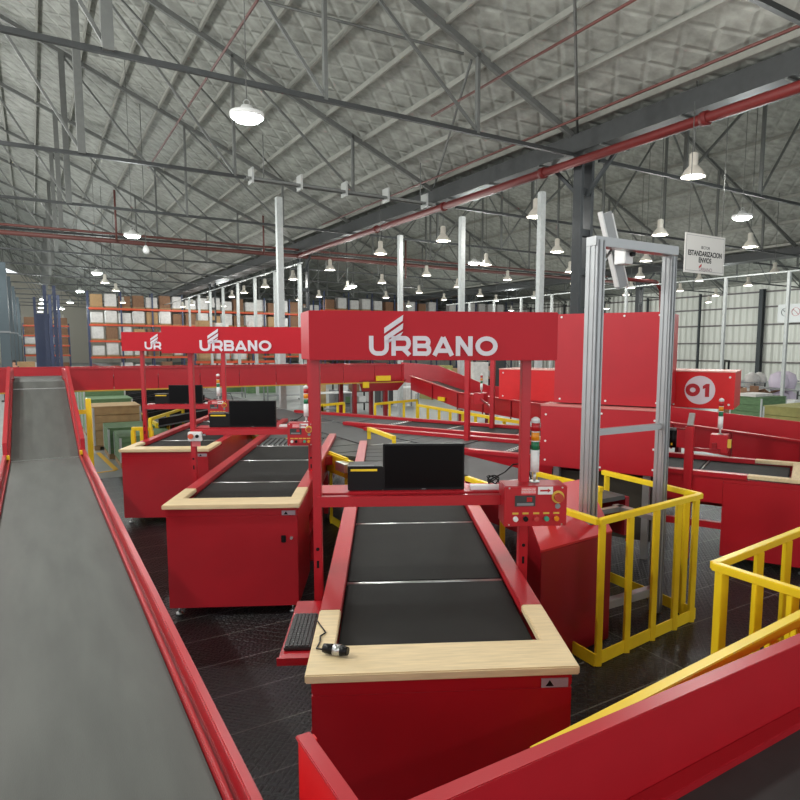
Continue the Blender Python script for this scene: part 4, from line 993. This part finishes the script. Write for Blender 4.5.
# trolleys / shelf unit under the raised conveyor
tr = thing('wire_trolley', 'black framed shelf trolley with small items under the raised conveyor', 'trolley', pz(372, 412, 0), A)
tp = pz(352, 411, 0); tr.location = (tp.x, tp.y, -.02)
for x in (-.7, .7):
    for y in (-.3, .3): MB().box(x-.025, x+.025, y-.025, y+.025, 0, 1.5).out('post', BLK, tr)
for z in (.35, .8, 1.45): MB().box(-.7, .7, -.3, .3, z, z+.03).out('shelf', WHT if z > 1 else DST, tr)
for k, (x, z, s, m) in enumerate(((-.4, .831, .3, WHT), (.1, .831, .35, CARD2), (.4, .381, .3, WHT), (-.2, .381, .3, GREEN))):
    o = MB().box(-s/2, s/2, -.15, .15, 0, s*.8).out('storage_bin', m); w_ = B(x, 0, z); o.location = Vector(tr.location)+w_; o.rotation_euler.z = A
    tag(o, ['white bin on the upper shelf of the black trolley', 'brown bin on the upper shelf of the black trolley', 'white bin on the lower shelf of the black trolley', 'green bin on the lower shelf of the black trolley'][k], 'bin')
specs = [(330, 415, 1.6, 'grey workbench left of the black trolley under the raised conveyor'), (400, 407, 1.6, 'pale workbench behind the small yellow railing'), (285, 400, 2.0, 'white workbench seen beyond the middle monitor'), (225, 398, 2.0, 'white workbench seen between the two farther sign posts')]
for x, y, L_, lb in specs:
    p = pz(x, y, 0); p.z = -.02; workbench(lb, p, A, L_)
cl = [(340, 411, .7, .6, .9, GRY, 'grey machine cabinet under the raised conveyor, left of the trolley'), (318, 413, .5, .5, 1.2, TANW, 'tan cabinet with yellow frame behind the near sign post'), (436, 398, 1.4, 1.0, 1.7, OLIVE, 'olive crate stack just under the left of the big sign'),
      (452, 396, 1.2, 1.0, 1.5, CARD, 'beige carton stack under the big sign'), (426, 393, 1.2, 1.0, 1.4, WRAP, 'white wrapped stack seen under the first letters of the big sign'), (476, 400, .9, .8, 1.9, WRAP, 'white wrapped bundle seen right of the galvanised pole under the sign'),
      (384, 404, .7, .5, 1.6, DST, 'dark cabinet seen behind the small yellow railing'), (497, 398, .6, .5, 2.0, DST, 'dark machine seen between the post and the plain red hood'),
      (408, 402, .5, .5, 1.7, WRAP, 'white wrapped stack behind the small yellow railing'), (265, 392, 2.2, 1, 1.3, GREEN, 'green stacked crates beyond the middle monitor'), (238, 391, 1.5, 1, 1.3, GREEN, 'green stacked crates between the farther sign posts')]
for x, y, a, b_, c, m, lb in cl:
    p = pz(x, y, 0); p.z = -.02; cbox(lb, p, A, (a, b_, c), m, 'stacked_goods' if 'stack' in lb or 'bundle' in lb or 'crate' in lb else 'machine_cabinet', cat='stack' if 'stack' in lb or 'bundle' in lb else 'cabinet')
# left background clutter
random.seed(9)
for k, (x, y, a, c, m, lb) in enumerate(((32, 371, 2.0, 1.0, CARD2, 'brown carton pile on the floor at the far left'), (44, 372, 2.4, 1.3, WRAP, 'white van-like cabinet at the far left behind the ramp'), (58, 372, 2.2, 1.1, GREEN, 'dark green machine at the far left behind the ramp'), (100, 372, 2.0, .9, WRAP, 'pale pile on the floor right of the blue rack frames'),
                               (112, 371, 1.5, 1.2, CARD, 'cardboard pile right of the blue rack frames'), (26, 371, 1.2, 1.6, CARD, 'tall cardboard pile beside the dark uprights'), (86, 371, 1.6, .8, HIV, 'yellow-green low stack behind the raised conveyor'), (72, 372, 1.2, 1.0, GRY, 'grey cabinet left of the pale floor pile'), (134, 371, 1.6, 1.0, WRAP, 'white cabinet behind the farthest sign post'))):
    p = pg(x, 360, 42+k*1.3); cbox(lb, (p.x, p.y, -.02), A, (a*.8, 1.0, c), m, 'goods_pile' if 'pile' in lb or 'stack' in lb else 'machine_cabinet', cat='pile' if 'pile' in lb or 'stack' in lb else 'cabinet')
# right background
def R_(px, py, d): # point on the floor at true distance d along the hall's T axis
    v = ray(px, py); q_ = v*(d/v.dot(TD)); return Vector((q_.x, q_.y, -.02))
wb = [(775, 380, 26, 3.0, 'long workbench with bags at the right edge of the hall'), (735, 375, 30, 3.4, 'dark workbench in front of the white right wall'), (690, 372, 30, 2.4, 'grey workbench seen above the numbered hood'), (800, 372, 33, 3.0, 'far workbench at the right edge near the wall')]
for x, y, d, L_, lb in wb: workbench(lb, R_(x, y, d), A+1.3, L_, DST, GRY, 1.0)
fr_ = thing('black_screen_frame', 'black frame stand with hanging figures above the numbered hood', 'stand', R_(725, 365, 27), A+.8)
for x in (-.7, .7): MB().box(x-.04, x+.04, -.04, .04, 0, 2.1).out('post', BLK, fr_)
MB().box(-.7, .7, -.04, .04, 2.02, 2.1).out('top_bar', BLK, fr_); MB().box(.0, .66, -.02, .02, 1.1, 2.0).out('dark_cloth', BLK, fr_); MB().box(-.6, -.1, -.02, .02, 1.1, 1.7).out('brown_cloth', CARD2, fr_)
pile = [(760, 380, 22, 1.5, 1.0, 1.25, CARD2, 'crumpled brown cardboard heap at the right'), (744, 388, 21, .6, .5, .75, CARD, 'tan cardboard box below the crumpled heap'), (790, 392, 21.5, .7, .6, .55, WHT, 'white box standing on the pallet at the right'), (793, 385, 21.8, .6, .5, .9, WHT, 'taller white box behind the one on the pallet'),
        (685, 365, 25, 1.2, .6, 1.5, BLK, 'black bundle above the left of the numbered hood'), (703, 365, 26, .7, .6, 1.55, mat('lilac_bag', (214, 180, 216), .6), 'lilac bag pile above the numbered hood'), (757, 368, 30, 1.2, .6, 1.5, WRAP, 'white bag pile on the floor by the right wall'), (785, 366, 27, 1.3, .7, 1.7, mat('lilac_white_bag', (222, 210, 226), .6), 'lilac and white bags at the right edge')]
for x, y, d, a, b_, c, m, lb in pile:
    if 'heap' in lb:
        r = thing('cardboard_heap', lb, 'heap', R_(x, y, d), A); mm = MB()
        for k in range(40):
            cx_, cy__, cz_ = random.uniform(-.7, .7), random.uniform(-.4, .4), random.uniform(.1, 1.15)
            M_ = T(cx_*(1.3-cz_*.5), cy__, cz_) @ Matrix.Rotation(random.uniform(0, 6), 4, Vector((random.random(), random.random(), random.random())).normalized())
            mm.box(-.22, .22, -.16, .16, -.008, .008, M_)
        mm.box(-.6, .6, -.35, .35, 0, .6).out('torn_cardboard', CARD2, r)
    elif 'bag' in lb or 'bundle' in lb:
        r = thing('bag_pile', lb, 'bags', R_(x, y, d), A)
        for k in range(4):
            mm = MB().lathe([(.0005, 0), (a*.22, .02), (a*.3, c*.25), (a*.24, c*.42), (.06, c*.5), (.0005, c*.5)], ((k % 2-.5)*a*.5, (k//2-.5)*.1, (k//2)*c*.48), 12); mm.out('bag', m, r)
    else: cbox(lb, R_(x, y, d), A, (a, b_, c), m)
pr = thing('wooden_pallet', 'flat wooden pallet on the floor at the right', 'pallet', R_(792, 400, 20.4), A)
MB().box(-.9, .9, -.6, .6, .1, .14).out('deck', PALLET, pr); 
for x in (-.85, 0, .85): MB().box(x-.06, x+.06, -.6, .6, 0, .1).out('runner', PALLET, pr)

# ================================================================ PEOPLE (tiny, far away)
def person(label, loc_, rz, shirt=SHIRT, legs=TROU, bend=0):
    r = thing('person', label, 'person', loc_, rz)
    def skin(name, vs, es, rad, m, parent=r):
        me = bpy.data.meshes.new(name); me.from_pydata(vs, es, []); o = bpy.data.objects.new(name, me); C.objects.link(o); o.parent = parent
        o.modifiers.new('s', 'SKIN'); lay = me.skin_vertices[0].data
        for i, q_ in enumerate(rad): lay[i].radius = (q_, q_)
        lay[0].use_root = True; o.modifiers.new('ss', 'SUBSURF').levels = 1; me.materials.append(m); return o
    vs = [(0, 0, .95), (0, 0, 1.2), (0, .02, 1.42), (0, .01, 1.52), (0, -.01, 1.62), (0, 0, 1.74),
          (.1, 0, .88), (.11, -.01, .48), (.11, .02, .08), (.11, -.12, .04), (-.1, 0, .88), (-.11, .01, .48), (-.11, .02, .08), (-.11, -.12, .04),
          (.19, 0, 1.4), (.24, -.02, 1.12), (.22, -.2, .98), (.21, -.28, .96), (-.19, 0, 1.4), (-.24, -.02, 1.12), (-.22, -.2, .98), (-.21, -.28, .96)]
    es = [(0, 1), (1, 2), (2, 3), (3, 4), (4, 5), (0, 6), (6, 7), (7, 8), (8, 9), (0, 10), (10, 11), (11, 12), (12, 13), (2, 14), (14, 15), (15, 16), (16, 17), (2, 18), (18, 19), (19, 20), (20, 21)]
    rad = [.13, .12, .12, .055, .09, .075, .085, .06, .045, .04, .085, .06, .045, .04, .055, .042, .033, .03, .055, .042, .033, .03]
    skin('body', vs, es, rad, SKIN)
    skin('shirt', [vs[i] for i in (0, 1, 2, 14, 15, 18, 19)], [(0, 1), (1, 2), (2, 3), (3, 4), (2, 5), (5, 6)], [.145, .135, .135, .07, .055, .07, .055], shirt)
    skin('trousers', [vs[i] for i in (0, 6, 7, 8, 10, 11, 12)], [(0, 1), (1, 2), (2, 3), (0, 4), (4, 5), (5, 6)], [.14, .1, .075, .06, .1, .075, .06], legs)
    MB().lathe([(.0005, .1), (.06, .095), (.095, .05), (.1, 0), (.09, -.05), (.07, -.06)], (0, .015, 1.7), 14).out('hair', HAIR, r)
    return r
pp1 = pg(489, 372, 27); person('person in a white shirt standing beside the tower light under the big sign', (pp1.x, pp1.y, -.02), A+.6)
pp2 = pg(13.5, 356, 44); person('person in dark clothes standing by the dark uprights at the far left', (pp2.x, pp2.y, -.02), A, mat('dark_shirt', (60, 62, 84), .8))

# ================================================================ LIGHT
W_ = bpy.data.worlds.new('World'); bpy.context.scene.world = W_; W_.use_nodes = True
bg = W_.node_tree.nodes['Background']; bg.inputs[0].default_value = (.93, .97, 1, 1); bg.inputs[1].default_value = 1.75
PB, PL, PN = 95, 230, 240
def area(p, size, power, col=(1, .98, .94), name='lamp_light', rot=None, spread=3.0):
    l = bpy.data.lights.new(name, 'AREA'); l.shape = 'DISK'; l.size = size; l.energy = power; l.color = col; l.spread = spread
    o = bpy.data.objects.new(name, l); C.objects.link(o); o.location = p
    if rot: o.rotation_euler = rot
    return o
def point(p, power, col):
    l = bpy.data.lights.new('lamp_light', 'POINT'); l.shadow_soft_size = .16; l.energy = power; l.color = col
    o = bpy.data.objects.new('lamp_light', l); C.objects.link(o); o.location = p
for kind, p in lamp_places:
    point((p.x, p.y, p.z-.2), {'b': PB, 'l': PL, 'f': 420}[kind], (1, .98, .93) if kind == 'b' else (.94, 1, .98))
for k, (t, g) in enumerate(((-4.2, 7), (-4.2, 15), (-4.2, 24), (-4.2, 34), (-4.2, 46))):  # added lamp row, mostly out of view, to brighten the left roof underside
    p = B(t, g, 8.2); r = dup(b0, p, 0, 'added bell-shaped lamp brightening the roof left of the conveyor ramp, %s of its row' % ORD[k]); set_rod(r, roof_at(p)-8.2)
    point((p.x, p.y, p.z-.2), 1150, (1, 1, .97))
# lamps of the same rows over and behind the camera
for t, g in ((3.3, 4.0), (8.2, 5.5), (-2.5, 4.0), (3.3, -5)): point(B(t, g, 5.8), PN, (1, .98, .94))

# ================================================================ CAMERA
cd = bpy.data.cameras.new('Camera'); cam = bpy.data.objects.new('Camera', cd); C.objects.link(cam)
cam.location = (0, 0, H)
fwd = ray(CX, CY).normalized(); right = (ray(CX+100, CY)-ray(CX, CY)).normalized(); up = right.cross(fwd).normalized(); right = fwd.cross(up)
cam.matrix_world = Matrix(((right.x, up.x, -fwd.x, 0), (right.y, up.y, -fwd.y, 0), (right.z, up.z, -fwd.z, H), (0, 0, 0, 1)))
cd.sensor_width = 36; cd.sensor_fit = 'HORIZONTAL'; cd.lens = F/800*36; cd.shift_x = -(CX-400)/800; cd.shift_y = (CY-400)/800
cd.clip_end = 400
sc = bpy.context.scene; sc.camera = cam
sc.view_settings.view_transform = 'Standard'; sc.view_settings.look = 'None'; sc.view_settings.exposure = -.08; sc.view_settings.gamma = 1; sc.view_settings.use_curve_mapping = False
sc.cycles.max_bounces = 5; sc.cycles.diffuse_bounces = 3; sc.cycles.glossy_bounces = 3; sc.cycles.use_denoising = True
